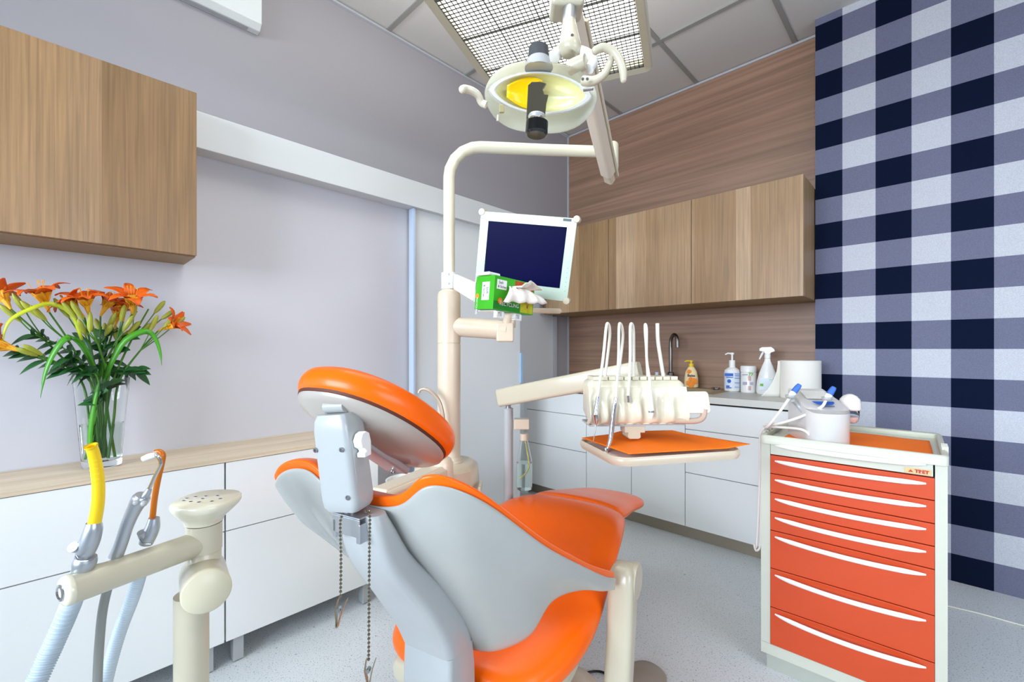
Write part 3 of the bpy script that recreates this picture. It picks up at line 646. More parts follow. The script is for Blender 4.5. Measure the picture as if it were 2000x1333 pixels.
# ---------------------------------------------------------------- tissue box in its holder
A_ = P(967, 537, 1.50)      # top corner nearest to viewer (left face / front face edge)
B_ = P(918, 543, 1.56); Cc = P(1021, 560, 1.60); Dn = P(962, 604, 1.50)
ex = (Cc-A_).normalized(); ez = (A_-Dn).normalized(); ex = (ex-ez*ex.dot(ez)).normalized(); ey = ez.cross(ex)   # ey away
Lx = .205; Ly = .095; Lz = (A_-Dn).length
fbx = Fr(A_, ex, ey, ez)
t = thing('tissue_box', 'green tissue box with a white tissue pulled out, in front of the monitor', 'tissue box', fbx(Lx/2, Ly/2, -Lz))
MB().box(0, Lx, 0, Ly, -Lz, 0, fbx).build('box', GREENB, t, bevel=.001, seg=1)
MB().box(.135, .2, -.0006, -.0001, -Lz+.004, -.058, fbx).build('yellow_panel', mat('yellow_meadow_print', (205, 200, 40), .5, noise=.5, nscale=90), t)
MB().box(.10, .2, -.0006, -.0001, -.03, -.004, fbx).build('fruit_panel', mat('berry_print', (190, 80, 40), .5, noise=.6, nscale=60), t)
MB().box(0.002, .132, -.0007, -.0001, -Lz+.002, -Lz+.03, fbx).build('dark_band', GREEND, t)
q = fbx(.025, -.0008, -.022)
MB().box(.012, .058, -.0012, -.0004, -.045, -.012, fbx).build('front_sticker', WHITE, t)
MB().box(-.0012, -.0004, .022, .060, -.085, -.022, fbx).build('side_sticker', WHITE, t)
text('Soft', .013, fbx(.03, -.0013, -.022), ex, ez, INK, t); text('& Sicher', .012, fbx(.036, -.0013, -.036), ex, ez, INK, t)
text('Soft', .016, fbx(-.0013, .032, -.052), -ez, ey*-1, INK, t); text('& Sicher', .0135, fbx(-.0013, .049, -.054), -ez, ey*-1, INK, t)
text('RECYCLING', .018, fbx(.078, -.0011, -Lz+.023), ex, ez, WHITE, t)
m = MB(); m.lathe(Fr(fbx(.032, -.0012, -Lz+.032), ex, ez), [(.011, 0), (.001, .0004)], 16); m.lathe(Fr(fbx(-.001, .082, -.07), -ey, ez), [(.009, 0), (.001, .0004)], 16); m.build('orange_badge', ORB, t)
text('100%', .007, fbx(.032, -.0017, -Lz+.032), ex, ez, WHITE, t)
text('RECYCLING', .011, fbx(-.0013, .082, -.105), -ez, -ey, WHITE, t)
m = MB()
for s_ in (-1, 1):
    m.add([fbx(.172+.008*s_, -.0012, -.066), fbx(.168, -.0012, -.095), fbx(.172, -.0012, -.095)], [(0, 1, 2)])
m.build('red_fox_tails_print', INKR, t)
random.seed(4)
rows = []
for i in range(13):
    a_ = i/12; row = []
    for j in range(11):
        b_2 = j/10; x = .05+.13*a_; spread = math.sin(math.pi*min(1, max(0, a_)))*.035
        dx = 0
        out = .062*math.sin(math.pi*.5*b_2)+.006*math.sin(a_*19)*b_2
        drop = -.028*b_2*b_2*1.5-.030*b_2+.004*math.sin(a_*23+b_2*3)
        row.append(fbx(.098+(a_-.5)*(.06+.16*b_2), -.001-out, -.030+drop*.9+.02*b_2*(a_)))
    rows.append(row)
MB().grid(rows).build('tissue', TISSUE, t, solid=.0006)
rows = []
for i in range(10):
    a_ = i/9; rows.append([fbx(.075+.10*a_+.02*math.sin(b_*3), -.002-.05*math.sin(1.5*b_)-.008*math.sin(a_*9), -.030+.026*b_*math.sin(math.pi*a_)+.004*math.sin(a_*14)) for b_ in [j/6 for j in range(7)]])
MB().grid(rows).build('tissue_fold', TISSUE, t, solid=.0006)
t = thing('tissue_box_holder', 'white bracket clamped to the light post carrying the tissue box', 'holder', P(890, 560, 1.85))
WH = WHITE
q0 = P(889, 551, PD-.045); q1 = fbx(-.002, .1, -.055)
dd = (q1-q0).normalized(); up = Z
fa = Fr(q0, dd, (Z.cross(dd)).normalized()); ln = (q1-q0).length
MB().box(0, ln, -.006, .006, -.032, .034, fa).build('arm', WH, t, bevel=.003)
MB().box(.0, Lx*.85, Ly+.002, Ly+.008, -.09, -.01, fbx).build('back_plate', WH, t, bevel=.002)
for x_ in (.025, .115):
    m = MB(); m.box(x_, x_+.035, .01, Ly+.006, -Lz-.004, -Lz-.0008, fbx); m.box(x_, x_+.006, .004, .02, -Lz-.022, -Lz-.004, fbx); m.box(x_+.029, x_+.035, .004, .02, -Lz-.022, -Lz-.004, fbx); m.box(x_, x_+.035, .004, .02, -Lz-.026, -Lz-.02, fbx)
    m.build('lower_clip', WH, t)
MB().box(-.01, .045, .02, .09, .0008, .012, fbx).build('upper_clip', WH, t, bevel=.004)
# ---------------------------------------------------------------- treatment chair
TH = math.radians(29.0)
U = R*math.sin(TH)+F*math.cos(TH); VV = R*math.cos(TH)-F*math.sin(TH)
C0 = R*-.296+F*.85
def C(u, v, z): return C0+U*u+VV*v+Z*z
t = thing('dental_chair', 'orange dental treatment chair with pale grey shells, reclined, seen from behind', 'dental chair', C(.5, 0, 0))
CH = t
# backrest: control columns (half), each top -> bottom, outside surface
half = [
 [(0.000, 0, .872), (.04, 0, .80), (.10, 0, .71), (.18, 0, .60), (.265, 0, .45)],
 [(0.000, .10, .884), (.038, .10, .80), (.10, .10, .71), (.18, .10, .60), (.272, .09, .452)],
 [(.003, .175, .932), (.05, .188, .83), (.11, .18, .73), (.19, .165, .61), (.282, .152, .468)],
 [(.07, .24, .895), (.125, .24, .80), (.18, .232, .71), (.24, .222, .62), (.322, .212, .50)],
 [(.225, .292, .765), (.25, .288, .72), (.275, .28, .68), (.31, .268, .635), (.352, .252, .575)],
 [(.36, .318, .675), (.375, .315, .65), (.39, .31, .625), (.41, .302, .60), (.43, .292, .575)],
 [(.50, .333, .590), (.50, .332, .58), (.505, .330, .567), (.51, .326, .554), (.515, .32, .540)],
 [(.585, .338, .548), (.585, .338, .540), (.585, .337, .532), (.585, .336, .524), (.585, .335, .515)],
]
left = [
 [(0.000, -.085, .886), (.038, -.09, .80), (.10, -.09, .71), (.18, -.09, .60), (.27, -.085, .452)],
 [(.0, -.152, .914), (.035, -.158, .84), (.08, -.155, .75), (.14, -.145, .65), (.26, -.13, .50)],
 [(.0, -.215, .908), (.03, -.222, .85), (.065, -.22, .79), (.11, -.21, .72), (.20, -.18, .60)],
 [(.002, -.262, .880), (.025, -.266, .84), (.05, -.266, .80), (.085, -.26, .745), (.15, -.235, .67)],
 [(.03, -.285, .846), (.05, -.288, .815), (.07, -.288, .785), (.10, -.284, .745), (.15, -.27, .70)],
 [(.16, -.30, .795), (.175, -.30, .775), (.19, -.30, .755), (.21, -.295, .73), (.24, -.285, .70)],
 [(.36, -.318, .675), (.37, -.318, .66), (.38, -.315, .645), (.39, -.31, .63), (.40, -.305, .61)],
 [(.50, -.33, .590), (.50, -.33, .58), (.505, -.328, .57), (.51, -.325, .56), (.515, -.32, .55)],
]
cols = left[::-1]+half
def surf(cols, nu, nv):
    a = [cr(c, nv) for c in cols]                    # refine top->bottom
    b = [cr([a[i][j] for i in range(len(a))], nu) for j in range(nv+1)]
    return b                                         # rows: top->bottom, cols left->right
S0 = surf(cols, 84, 18)
def normals(g):
    m, n = len(g), len(g[0]); out = []
    for i in range(m):
        r = []
        for j in range(n):
            a = g[i][min(j+1, n-1)]-g[i][max(j-1, 0)]; b = g[min(i+1, m-1)][j]-g[max(i-1, 0)][j]
            c = a.cross(b); r.append(c.normalized() if c.length > 1e-9 else None)
        out.append(r)
    for i in range(m):
        for j in range(n):
            if out[i][j] is None: out[i][j] = out[i][min(j+1, n-1) if j < n//2 else j-1] or V3((-1, 0, 0))
    return out
N0 = normals(S0)
# outward (back) normal in chair space should point to -u
sgn = 1 if N0[9][42].x < 0 else -1
def off(g, N, d):
    m, n = len(g), len(g[0])
    return [[g[i][j]+N[i][j]*sgn*(d(i/(m-1), j/(n-1)) if callable(d) else d) for j in range(n)] for i in range(m)]
def cc(g): return [[C(p.x, p.y, p.z) for p in r] for r in g]
edge = lambda a, b: min(1, min(a, 1-a)*9, min(b, 1-b)*14)
MB().slab(cc(off(S0, N0, 0)), cc(off(S0, N0, lambda a, b: -.014*edge(a, b)-.006))).build('backrest_shell', GREYP, t, sub=1)
# orange upholstery: slightly larger than the shell, swelling on the patient side
def grow(g, e):
    m, n = len(g), len(g[0]); o = [[q.copy() for q in r] for r in g]
    for j in range(n):
        k = 1-.6*abs(2*j/(n-1)-1)**4
        d = (g[0][j]-g[3][j]); d = d.normalized() if d.length > 1e-6 else V3((0,0,1)); o[0][j] += d*e
        o[1][j] += d*e*.6; o[2][j] += d*e*.3
    for i in range(m):
        for s_, j, q in ((0, 0, 3), (1, n-1, n-4)):
            d = (g[i][j]-g[i][q]); d = d.normalized(); o[i][j] += d*e*.7
    return o
S1 = grow(S0, .016)
rim = lambda a, b: math.sqrt(max(0, 1-(1-min(1, min(a*7, (1-a)*7)))**2))*math.sqrt(max(0, 1-(1-min(1, min(b, 1-b)*16))**2))
MB().slab(cc(off(S1, N0, lambda a, b: -.007-.004*(1-rim(a, b))*0)), cc(off(S1, N0, lambda a, b: -.016-.040*rim(a, b)))).build('backrest_cushion', ORANGE, t, sub=2)
# piping line between shell and cushion
def loft(secs, n=48, steps=40):
    """secs: (u, v, hw, ztop, zbot, p)"""
    us = [crs([s_[k] for s_ in secs], steps) for k in range(6)]
    L = []
    for i in range(steps+1):
        u, vc, hw, zt, zb, p = (us[k][i] for k in range(6)); l = []
        for k in range(n):
            c, d = math.cos(2*math.pi*k/n), math.sin(2*math.pi*k/n)
            x = math.copysign(abs(c)**(2/p), c); y = math.copysign(abs(d)**(2/p), d)
            l.append((u, vc+hw*x, (zt+zb)/2+(zt-zb)/2*y))
        L.append(l)
    return L
L = loft([(.275, 0, .10, .39, .34, 2.4), (.285, 0, .17, .40, .325, 2.4), (.32, 0, .222, .415, .315, 2.4), (.40, 0, .262, .435, .315, 2.4), (.50, 0, .285, .462, .325, 2.4), (.62, 0, .285, .475, .35, 2.4), (.78, 0, .272, .535, .395, 2.3), (.92, 0, .262, .58, .43, 2.3), (1.05, 0, .238, .575, .435, 2.4), (1.13, 0, .215, .55, .44, 2.4), (1.17, 0, .15, .52, .455, 2.4)])
# dish the top surface between the thighs
def dish(L, amt=.03):
    return [[C(u, v, z-(amt*max(0, 1-(v/.2)**2)*max(0, math.sin(math.pi*min(1, max(0, (u-.15)/1.0)))) if z > .47 else 0)) for u, v, z in l] for l in L]
MB().loops(dish(L)).build('seat_cushion', ORANGE, t, sub=1)
L = loft([(1.10, 0, .12, .545, .47, 2.4), (1.13, 0, .19, .56, .455, 2.4), (1.22, .0, .205, .545, .44, 2.4), (1.38, 0, .195, .505, .415, 2.4), (1.52, .02, .185, .475, .40, 2.4), (1.60, .02, .16, .455, .395, 2.4), (1.64, .02, .10, .44, .405, 2.4)])
MB().loops([[C(*q) for q in l] for l in L]).build('leg_rest', ORANGE, t, sub=1)
L = loft([(.26, 0, .12, .35, .29, 2.5), (.30, 0, .20, .36, .25, 2.5), (.45, 0, .235, .37, .22, 2.5), (.62, 0, .235, .39, .235, 2.5), (.76, 0, .20, .43, .31, 2.5), (.86, 0, .12, .45, .38, 2.5)])
MB().loops([[C(*q) for q in l] for l in L]).build('seat_underside', CREAM, t, sub=1)
L = loft([(1.0, 0, .1, .45, .42, 2.5), (1.1, 0, .15, .46, .40, 2.5), (1.5, 0, .13, .42, .37, 2.5), (1.58, 0, .08, .41, .38, 2.5)])
MB().loops([[C(*q) for q in l] for l in L]).build('leg_rest_frame', CREAM, t)
fc = Fr(C(0, 0, 0), U, -VV)      # x = towards feet, y = patient's left, z up
# pedestal and base plate
MB().prism(rr(.30, .62, -.115, .115, .05), .03, .30, fc).build('pedestal', CREAM, t, bevel=.01)
m = MB(); L = []
for z_, g in ((0, .0), (.02, .0), (.045, .015), (.075, .06), (.09, .11)): L.append([fc(x, y, z_) for x, y in rr(.0+g, .90-g, -.24+g, .24-g, .12)])
m.loops(L); m.build('base_plate', CREAM2, t, ang=60)
# rear support with the spine cover
def ring(c, xa, ya, hw, hd, r=.012, n=4):
    return [c+xa*x+ya*y for x, y in rr(-hw, hw, -hd, hd, min(r, hw*.9, hd*.9), n)]
SPN = [(-.020, .036, .872, .046, .020), (-.010, .036, .84, .054, .026), (.022, .034, .772, .062, .034), (.080, .030, .70, .073, .040), (.126, .026, .644, .079, .044), (.178, .031, .56, .075, .046), (.200, .034, .505, .070, .046)]
def rails(sec, k): return [s_[k] for s_ in sec]
st_ = 16; cu, cv, cz_, hw_, hd_ = (crs(rails(SPN, k), st_) for k in range(5))
m = MB(); m.loops([ring(C(cu[i], cv[i], cz_[i]), VV, U, hw_[i], hd_[i], .02, 5) for i in range(st_+1)])
m.build('spine_cover', GREYL, t, ang=60)
m = MB(); m.loops([ring(C(*q[:3]), VV, U, q[3], q[4], .012, 4) for q in ((.203, .034, .503, .067, .045), (.206, .034, .45, .068, .05), (.208, .034, .30, .068, .055), (.206, .034, .20, .068, .055))])
m.build('rear_support', GREYL, t, ang=60)
MB().box(.22, .42, -.09, .02, .2, .30, fc).build('support_link', CREAM, t, bevel=.01)
# metal hinge bracket under the headrest post
fb_ = Fr(C(-.052, .030, .858), VV, -U)
m = MB(); m.box(-.034, .034, .0, .003, -.012, .02, fb_); m.box(-.036, -.026, -.03, .003, -.004, .03, fb_); m.box(.026, .036, -.03, .003, -.004, .03, fb_); m.box(-.034, .034, -.03, .003, -.015, -.012, fb_)
m.build('hinge_bracket', ALU, t, bevel=.0015)
m = MB(); m.lathe(Fr(C(-.03, .012, .868), VV, U), [(.014, 0), (.014, .03)], 16); m.build('hinge_pin', STEEL, t)
# headrest post housing
b0 = C(-.036, .018, .882); b1 = C(-.052, .004, 1.056); dz = (b1-b0).normalized()
xa = (VV-dz*VV.dot(dz)).normalized(); xa = (xa*math.cos(.16)+dz.cross(xa)*math.sin(.16)).normalized(); ya = dz.cross(xa)
hp = Fr(b0, xa, ya, dz); hl_ = (b1-b0).length
o3 = rr(-.041, .041, -.030, .030, .013)
m = MB(); L = []
for z_, s_ in ((-.002, .80), (.006, .93), (.02, .97), (hl_*.5, .96), (hl_-.03, .94), (hl_-.012, .88), (hl_-.002, .74)): L.append([hp(x*s_, y*s_, z_) for x, y in o3])
m.loops(L); m.build('headrest_post_housing', GREYL, t, ang=50)
for x_, z_ in ((.026, .028), (.026, hl_-.062), (-.032, hl_-.062)):
    m = MB(); m.lathe(Fr(hp(x_, -.0285, z_), xa, dz), [(.0045, 0), (.0045, .0025), (.002, .0026), (.002, .0)], 12); m.build('housing_screw', STEEL, t)
m = MB(); m.box(.0385, .0400, -.018, .02, .05, hl_-.05, hp); m.build('side_panel', GREYL, t, bevel=.001)
m = MB(); fh2 = Fr(hp(.041, -.004, hl_-.068), -ya, dz, xa)
m.prism([(-.010, -.014), (.008, -.014), (.008, -.006), (.002, -.004), (.004, .0), (.012, .006), (.013, .018), (.006, .028), (-.004, .031), (-.012, .026), (-.014, .01)], .0, .018, fh2)
m.build('adjusting_lever', WHITE, t, bevel=.002, seg=2)
# neck fork
pc = C(.058, -.03, .998); hax = (-U*.80+Z*.58).normalized()      # long axis, towards the crown
pc = pc+(U*.58+Z*.80).normalized()*.045; hnm = VV.cross(hax).normalized()
if hnm.z < 0: hnm = -hnm
hr = Fr(pc, VV, hax, hnm)
fk0 = b1
m = MB()
for s_ in (-1, 1):
    q0 = hp(s_*.024, .0, hl_-.008); q1 = hr(-.005+s_*.024, .085, -.080)
    m.tube([q0, q0.lerp(q1, .5)+Z*.002, q1], [.008, .005, .008], 10, 10)
m.build('neck_fork', GREYL, t)
MB().tube([hp(-.022, 0, hl_+.01), hp(.022, 0, hl_+.01)], .012, 14).build('neck_roller', GREYP, t)
# pad
bend = lambda x, y: .9*x*x+.35*y*y
def egg(a, b, n=56):
    o = []
    for k in range(n):
        ph = 2*math.pi*k/n; c, d = math.cos(ph), math.sin(ph)
        o.append((a*math.copysign(abs(c)**.86, c)*(1-.10*d), b*math.copysign(abs(d)**.90, d)))
    return o
def pad(prof, a, b, fr, bd):
    L = []
    for s_, z in prof: L.append([fr(x*s_, y*s_, z+bd(x*s_, y*s_)) for x, y in egg(a, b)])
    return MB().loops(L)
pad([(.05, .012), (.5, .012), (.8, .010), (.93, .002), (.985, -.012), (1.0, -.026), (.985, -.040), (.94, -.050), (.90, -.052)], .152, .176, hr, bend).build('headrest_pad', ORANGE, t, sub=1)
pad([(.94, -.048), (.93, -.053), (.91, -.055)], .152, .176, hr, bend).build('pad_piping', mat('dark_piping', (90, 40, 20), .6), t)
fsh = Fr(pc, VV, hax, hnm)
L = []
for s_, z in ((.925, -.050), (.915, -.058), (.86, -.064), (.6, -.070), (.3, -.076), (.05, -.078)): L.append([hr(x*s_, y*s_, z+bend(x*s_, y*s_)*.9) for x, y in egg(.152, .176)])
MB().loops(L).build('headrest_shell', mat('warm_grey_shell', (172, 164, 154), .3, coat=.25), t, ang=60)
m = MB(); m.box(-.034, .034, -.125, .095, -.084, -.066, hr); m.build('headrest_slide_plate', GREYL, t, bevel=.006)
m = MB()
for x_, y_ in ((.0, .08), (-.0, -.11)): m.lathe(Fr(hr(x_, y_, -.0855), VV, -hax, -hnm), [(.006, 0), (.006, .004), (.003, .0045), (.003, .002)], 12)
m.build('slide_screw', STEEL, t)
# patient armrest folded down at the right, with its round pivot cap
ARM = CREAM
fa_ = Fr(C(.66, .335, 0), U, -VV)
m = MB(); L = []
for z_, x_, hw, hd in ((.03, -.10, .028, .036), (.20, -.055, .034, .036), (.38, -.012, .040, .036), (.50, .0, .042, .036), (.535, .002, .038, .033), (.552, .003, .024, .024), (.557, .003, .008, .01)):
    L.append([fa_(x_+x, y, z_) for x, y in rr(-hw, hw, -hd, hd, min(hw, hd)*.55, 5)])
m.loops(L); m.build('armrest', ARM, t, ang=60)
MB().lathe(Fr(fa_(.03, -.034, .50), U, Z, -VV), [(.048, -.004), (.050, 0), (.050, .020), (.046, .025), (.001, .028)], 32).build('armrest_pivot_cap', ARM, t)
# ---------------------------------------------------------------- bib chain
bc = C(-.06, .012, .868)
t = thing('bib_chain', 'beaded metal bib chain with two alligator clips hanging from the chair hinge', 'bib chain', bc)
def chain(path, sp=.0062, r=.0026):
    m = MB(); pts = cr(path, 400); acc = 0; last = pts[0]; m.ball(last, r, 6)
    for q in pts[1:]:
        if (q-last).length >= sp: m.ball(q, r, 6); last = q
    m.tube(pts[::10], .0006, 4); return m
ca0 = P(667, 1010, .765); ca1 = P(665, 1172, .745); cb0 = P(722, 1004, .755); cb1 = P(720, 1290, .735)
chain([ca0, ca0.lerp(ca1, .1)-R*.002, ca0.lerp(ca1, .5), ca1]).build('bead_chain', mat('bead_metal', (150, 142, 125), .25, metal=1), t)
chain([cb0+Z*.004-R*.006, cb0, cb0.lerp(cb1, .3), cb1]).build('bead_chain', bpy.data.materials['bead_metal'], t)
CLP = mat('aged_clip_metal', (165, 155, 125), .3, metal=1)
def clip(o, tilt):
    dn = (-Z*math.cos(tilt)+R*math.sin(tilt)).normalized(); fx = Fr(o, dn, R, -F)
    m = MB()
    for s_ in (-1, 1):
        rows = [[V3(o)+dn*a_+R*s_*b_+F*c_ for c_ in (-.004, .004)] for a_, b_ in ((0, .011 if s_ > 0 else .003), (.018, .0055), (.034, .002), (.048, .0005))]
        A = rows; B = [[q+R*s_*.0012 for q in r] for r in rows]; m.slab(A, B)
    m.build('alligator_clip', CLP, t)
    m = MB(); m.tube([V3(o)+dn*.018-F*.0045, V3(o)+dn*.018+F*.0045], .0035, 10); m.build('clip_rivet', STEEL, t)
clip(P(665, 1170, .745), -.12); clip(P(720, 1288, .735), .0)
# ---------------------------------------------------------------- delivery unit (arm, instrument head, tray)
pp = P(993, 800, 1.90); pp.z = 0
t = thing('instrument_delivery_arm', 'cream delivery unit with a spring arm, scalloped instrument head and small tray', 'delivery unit', pp)
DU = t
zt_ = 1.17+(HZ-797)/FPX*1.90
MB().tube([(pp.x, pp.y, .30), (pp.x, pp.y, zt_-.004), (pp.x, pp.y, zt_)], [.0205, .0205, .017], 22).build('support_post', GREYL, t)
MB().tube([(pp.x, pp.y, zt_-.01), (pp.x, pp.y, zt_+.035)], .0115, 14).build('post_spindle', STEEL, t)
c6 = C(.72, 0, .1)
MB().tube([(pp.x, pp.y, 0.0), (pp.x, pp.y, .31)], .0225, 22).build('lower_post', CREAM, t); MB().lathe(Fr((pp.x, pp.y, 0)), [(.055, 0), (.055, .012), (.035, .03), (.024, .05)], 28).build('post_foot', CREAM, t)
A0 = P(976, 776, 1.92); A1 = P(1250, 724, 1.60); dA = (A1-A0).normalized(); fA = Fr(A0, dA, Z.cross(dA))
la = (A1-A0).length
m = MB(); L = []
for x_, h_ in ((0, .86), (.006, 1), (la*.5, 1.0), (la-.012, .98), (la, .86)): L.append([fA(x_, y*h_, z*h_) for y, z in rr(-.03, .03, -.042, .036, .014)])
m.loops(L); m.build('spring_arm', CREAM, t, ang=60)
# head
hy_ = math.radians(4)
hX = (R*math.cos(hy_)+F*math.sin(hy_)).normalized(); ho = P(1239, 775, 1.46); fH = Fr(ho, hX, Z, None)    # z = hX x Z -> towards the viewer?
hzv = hX.cross(Z)
if hzv.dot(F) > 0: hzv = -hzv
fH = Fr(ho, hX, Z, hzv); s1 = 1.46/FPX       # metres per pixel at the head
def hq(px, py, d=0): return P(px, py, 1.46-d)
m = MB(); L = []
for d_, a_, b_2, c2 in ((-.09, .14, -.055, .045), (-.085, .152, -.07, .055), (.0, .160, -.085, .058), (.02, .161, -.087, .052), (.034, .159, -.088, .02)):
    L.append([fH(x, y, d_) for x, y in rr(-a_, a_, b_2, c2, .022)])
m.loops(L); m.build('head_body', IVORY, t, ang=60)
# scalloped front
m = MB(); n_ = 91; rowsT = []
def sc(x): 
    k = (x+.16)/.32*6
    return .5-.5*math.cos(2*math.pi*(k-.0))
prof = [(.034, .032, 0), (.020, .036, .0), (-.01, .040, .35), (-.03, .050, .8), (-.055, .056, 1), (-.072, .052, 1), (-.082, .040, .8), (-.085, .020, .4)]
for (y, d, w2) in prof:
    rowsT.append([fH(-.162+.324*i/(n_-1), y-.010*sc(-.16+.32*i/(n_-1))*(1 if w2 >= .8 else 0), d-.018*w2*sc(-.16+.32*i/(n_-1))) for i in range(n_)])
back = [[q-hzv*.0-hzv*(.03) for q in r] for r in rowsT]
m.slab(rowsT, back); m.build('scalloped_front', IVORY, t, ang=70)
# comb of slots on top
m = MB()
for i in range(11):
    x_ = -.142+.026*i; m.box(x_, x_+.022, .055, .067, -.07, .018, fH)
m.build('hose_guides', IVORY, t, bevel=.002)
MB().box(-.157, .157, -.092, -.086, -.08, .034, fH).build('head_underside', GREYL, t)
m = MB(); m.prism([(-.03, -.11), (.01, -.11), (.012, -.13), (.005, -.135), (-.025, -.135), (-.032, -.13)], -.03, .03, fH); m.box(-.042, .026, -.115, -.09, -.02, .03, fH); m.build('tray_clamp', CREAM, t, bevel=.003)
# control pad
m = MB(); fcpad = Fr(hq(1362, 786, .03), hX, (Z*.9-hzv*.25).normalized(), None)
fcpad = Fr(hq(1362, 786, .03), hX, (Z+hzv*-.3).normalized(), (hzv+Z*.3).normalized())
m.prism(rr(-.042, .042, -.036, .036, .012), -.012, .0, fcpad); m.build('control_pad', IVORY, t, bevel=.003)
MB().prism(rr(-.029, .029, -.030, .030, .008), .0, .0012, fcpad).build('control_membrane', mat('membrane', (244, 242, 226), .4), t)
m = MB()
for kx_ in range(3):
    for ky_ in range(3): m.prism(rr(-.0032+.016*(kx_-1), .0032+.016*(kx_-1), -.0004+.014*(ky_-1), .0004+.014*(ky_-1), .0003, 2), .0012, .0015, fcpad)
m.build('key_marks', mat('pale_ink', (205, 205, 195), .6), t)
MB().box(.155, .178, -.07, .01, -.06, .01, fH).build('pad_bracket', IVORY, t, bevel=.004)
TP = mat('taupe_handle', (190, 165, 145), .35)
MB().tube([hq(1282, 822, .01), hq(1340, 823, .03), hq(1362, 822, .035), hq(1373, 815, .035), hq(1376, 800, .03)], .0095, 14, 24).build('position_handle', TP, t)
# tray
a14 = math.radians(14); tX = (R*math.cos(a14)+F*math.sin(a14)).normalized(); tY = Z.cross(tX)
ZT = .85
tc = P(1232, 905, 1.255); tc.z = ZT; fT = Fr(tc, tX, tY)
m = MB(); oT = [(x, y) for x, y in rr(-.045, .395, .0, .30, .05, 8)]
m.loops([[fT(x+(.175-x)*k, y+(.15-y)*k*1.3, z) for x, y in oT] for k, z in ((0, -.006), (.0, .004), (.02, .010), (.05, .008), (.06, -.002), (.05, -.014), (.02, -.016))], closed=True)
m.build('tray_rim', CREAM2, t, ang=60)
MB().prism([(x+(.175-x)*.055, y+(.15-y)*.06) for x, y in oT], -.006, -.002, fT).build('tray_plate', WHITE, t)
MB().tube([hq(1231, 826, .0), hq(1231, 838, .0), P(1234, 853, 1.50), P(1243, 862, 1.52)], .0105, 12, 12).build('tray_stem', TP, t)
# whip hoses and instruments
def hose(path, r, n=26): MB().tube(path, r, 12, n).build('whip_hose', HOSE, t)
D0 = 1.46
def h(px, py, d=0): return hq(px, py, d)
hose([h(1181, 742, -.02), h(1190, 668, -.01), h(1191, 645, 0), h(1188, 633, .01), h(1184, 640, .02), h(1178, 700, .05), h(1167, 776, .065)], .0048, 40)
hose([h(1207, 742, -.02), h(1216, 668, -.01), h(1216, 645, 0), h(1212, 633, .01), h(1209, 640, .02), h(1208, 700, .05), h(1203, 777, .065)], .0046, 40)
hose([h(1238, 742, -.02), h(1238, 680, -.01), h(1237, 645, 0), h(1234, 633, .01), h(1231, 642, .02), h(1231, 700, .045), h(1227, 774, .05)], .0050, 40)
hose([h(1265, 742, -.02), h(1262, 680, -.01), h(1260, 650, 0), h(1260, 634, .01), h(1263, 645, .02), h(1263, 700, .045), h(1269, 742, .06), h(1270, 765, .065)], .0044, 44)
hose([h(1297, 744, -.03), h(1290, 700, -.02), h(1285, 665, -.01), h(1284, 632, .0)], .0062, 24)
hh = (h(1159, 862, .07), )
MB().tube([h(1168, 775, .065), h(1164, 800, .067), h(1163, 812, .068)], [.0058, .0065, .0085], 14).build('air_water_syringe', CHROME, t)
MB().tube([h(1163, 810, .068), h(1164, 822, .068), h(1163, 830, .068)], [.010, .0095, .004], 14).build('syringe_head', CHROME, t)
MB().tube([h(1163, 828, .068), h(1162, 845, .07), h(1159, 862, .07)], [.0022, .0018, .0012], 8).build('syringe_tip', STEEL, t)
MB().tube([h(1203, 776, .065), h(1201, 790, .067), h(1200, 792, .067), h(1195, 836, .07), h(1192, 862, .075), h(1186, 878, .08), h(1181, 886, .08)], [.006, .0068, .008, .0082, .0075, .006, .0055], 16, 30).build('turbine_handpiece', CHROME, t)
MB().tube([h(1184, 876, .08), h(1183, 886, .082)], .0075, 14).build('turbine_head', CHROME, t)
MB().tube([h(1227, 773, .05), h(1228, 786, .05)], [.006, .0062], 14).build('hose_coupler', CHROME, t)
MB().tube([h(1269, 762, .065), h(1270, 783, .068), h(1272, 803, .07)], [.007, .0085, .009], 16).build('scaler_handpiece', WHITE, t)
MB().tube([h(1272, 803, .07), h(1272, 806, .07)], [.0092, .0092], 14).build('scaler_ring', STEEL, t)
MB().tube([h(1272, 806, .07), h(1272, 816, .071), h(1272, 819, .071)], [.009, .0045, .002], 14).build('scaler_tip', WHITE, t)
# bottle holder
bq = P(1020, 828, 1.90)
MB().box(-.035, .03, -.024, .024, -.022, .022, Fr(bq, R, F)).build('bottle_holder', CREAM2, t, bevel=.004)
bt = P(1024, 850, 1.90)
MB().lathe(Fr(bt-Z*.022, R, F), [(.018, 0), (.018, .028)], 20).build('bottle_cap', CREAM2, t)
t = thing('water_bottle', 'clear bottle half full of water hanging below the delivery arm', 'bottle', bt-Z*.27)
zb_ = bt.z
prf = [(.026, -.235), (.032, -.232), (.034, -.22), (.034, -.12), (.031, -.10), (.02, -.05), (.014, -.022), (.013, -.012)]
MB().lathe(Fr((bt.x, bt.y, zb_), R, F), prf+[(r-.0012, z) for r, z in prf[::-1]], 26, cap=True).build('bottle', PLASG, t)
MB().lathe(Fr((bt.x, bt.y, zb_), R, F), [(.001, -.2315), (.030, -.2315), (.0325, -.22), (.0325, -.1185), (.0005, -.1185)], 26).build('water', WATER, t)
MB().tube([(bt+Z*-.02+R*.003), bt+R*.012-Z*.07, bt+R*.018-Z*.11, bt+R*.014-Z*.15, bt-R*.004-Z*.175, bt-R*.018-Z*.185], .0025, 8, 24).build('intake_tube', mat('yellow_tube', (205, 190, 90), .4), t)
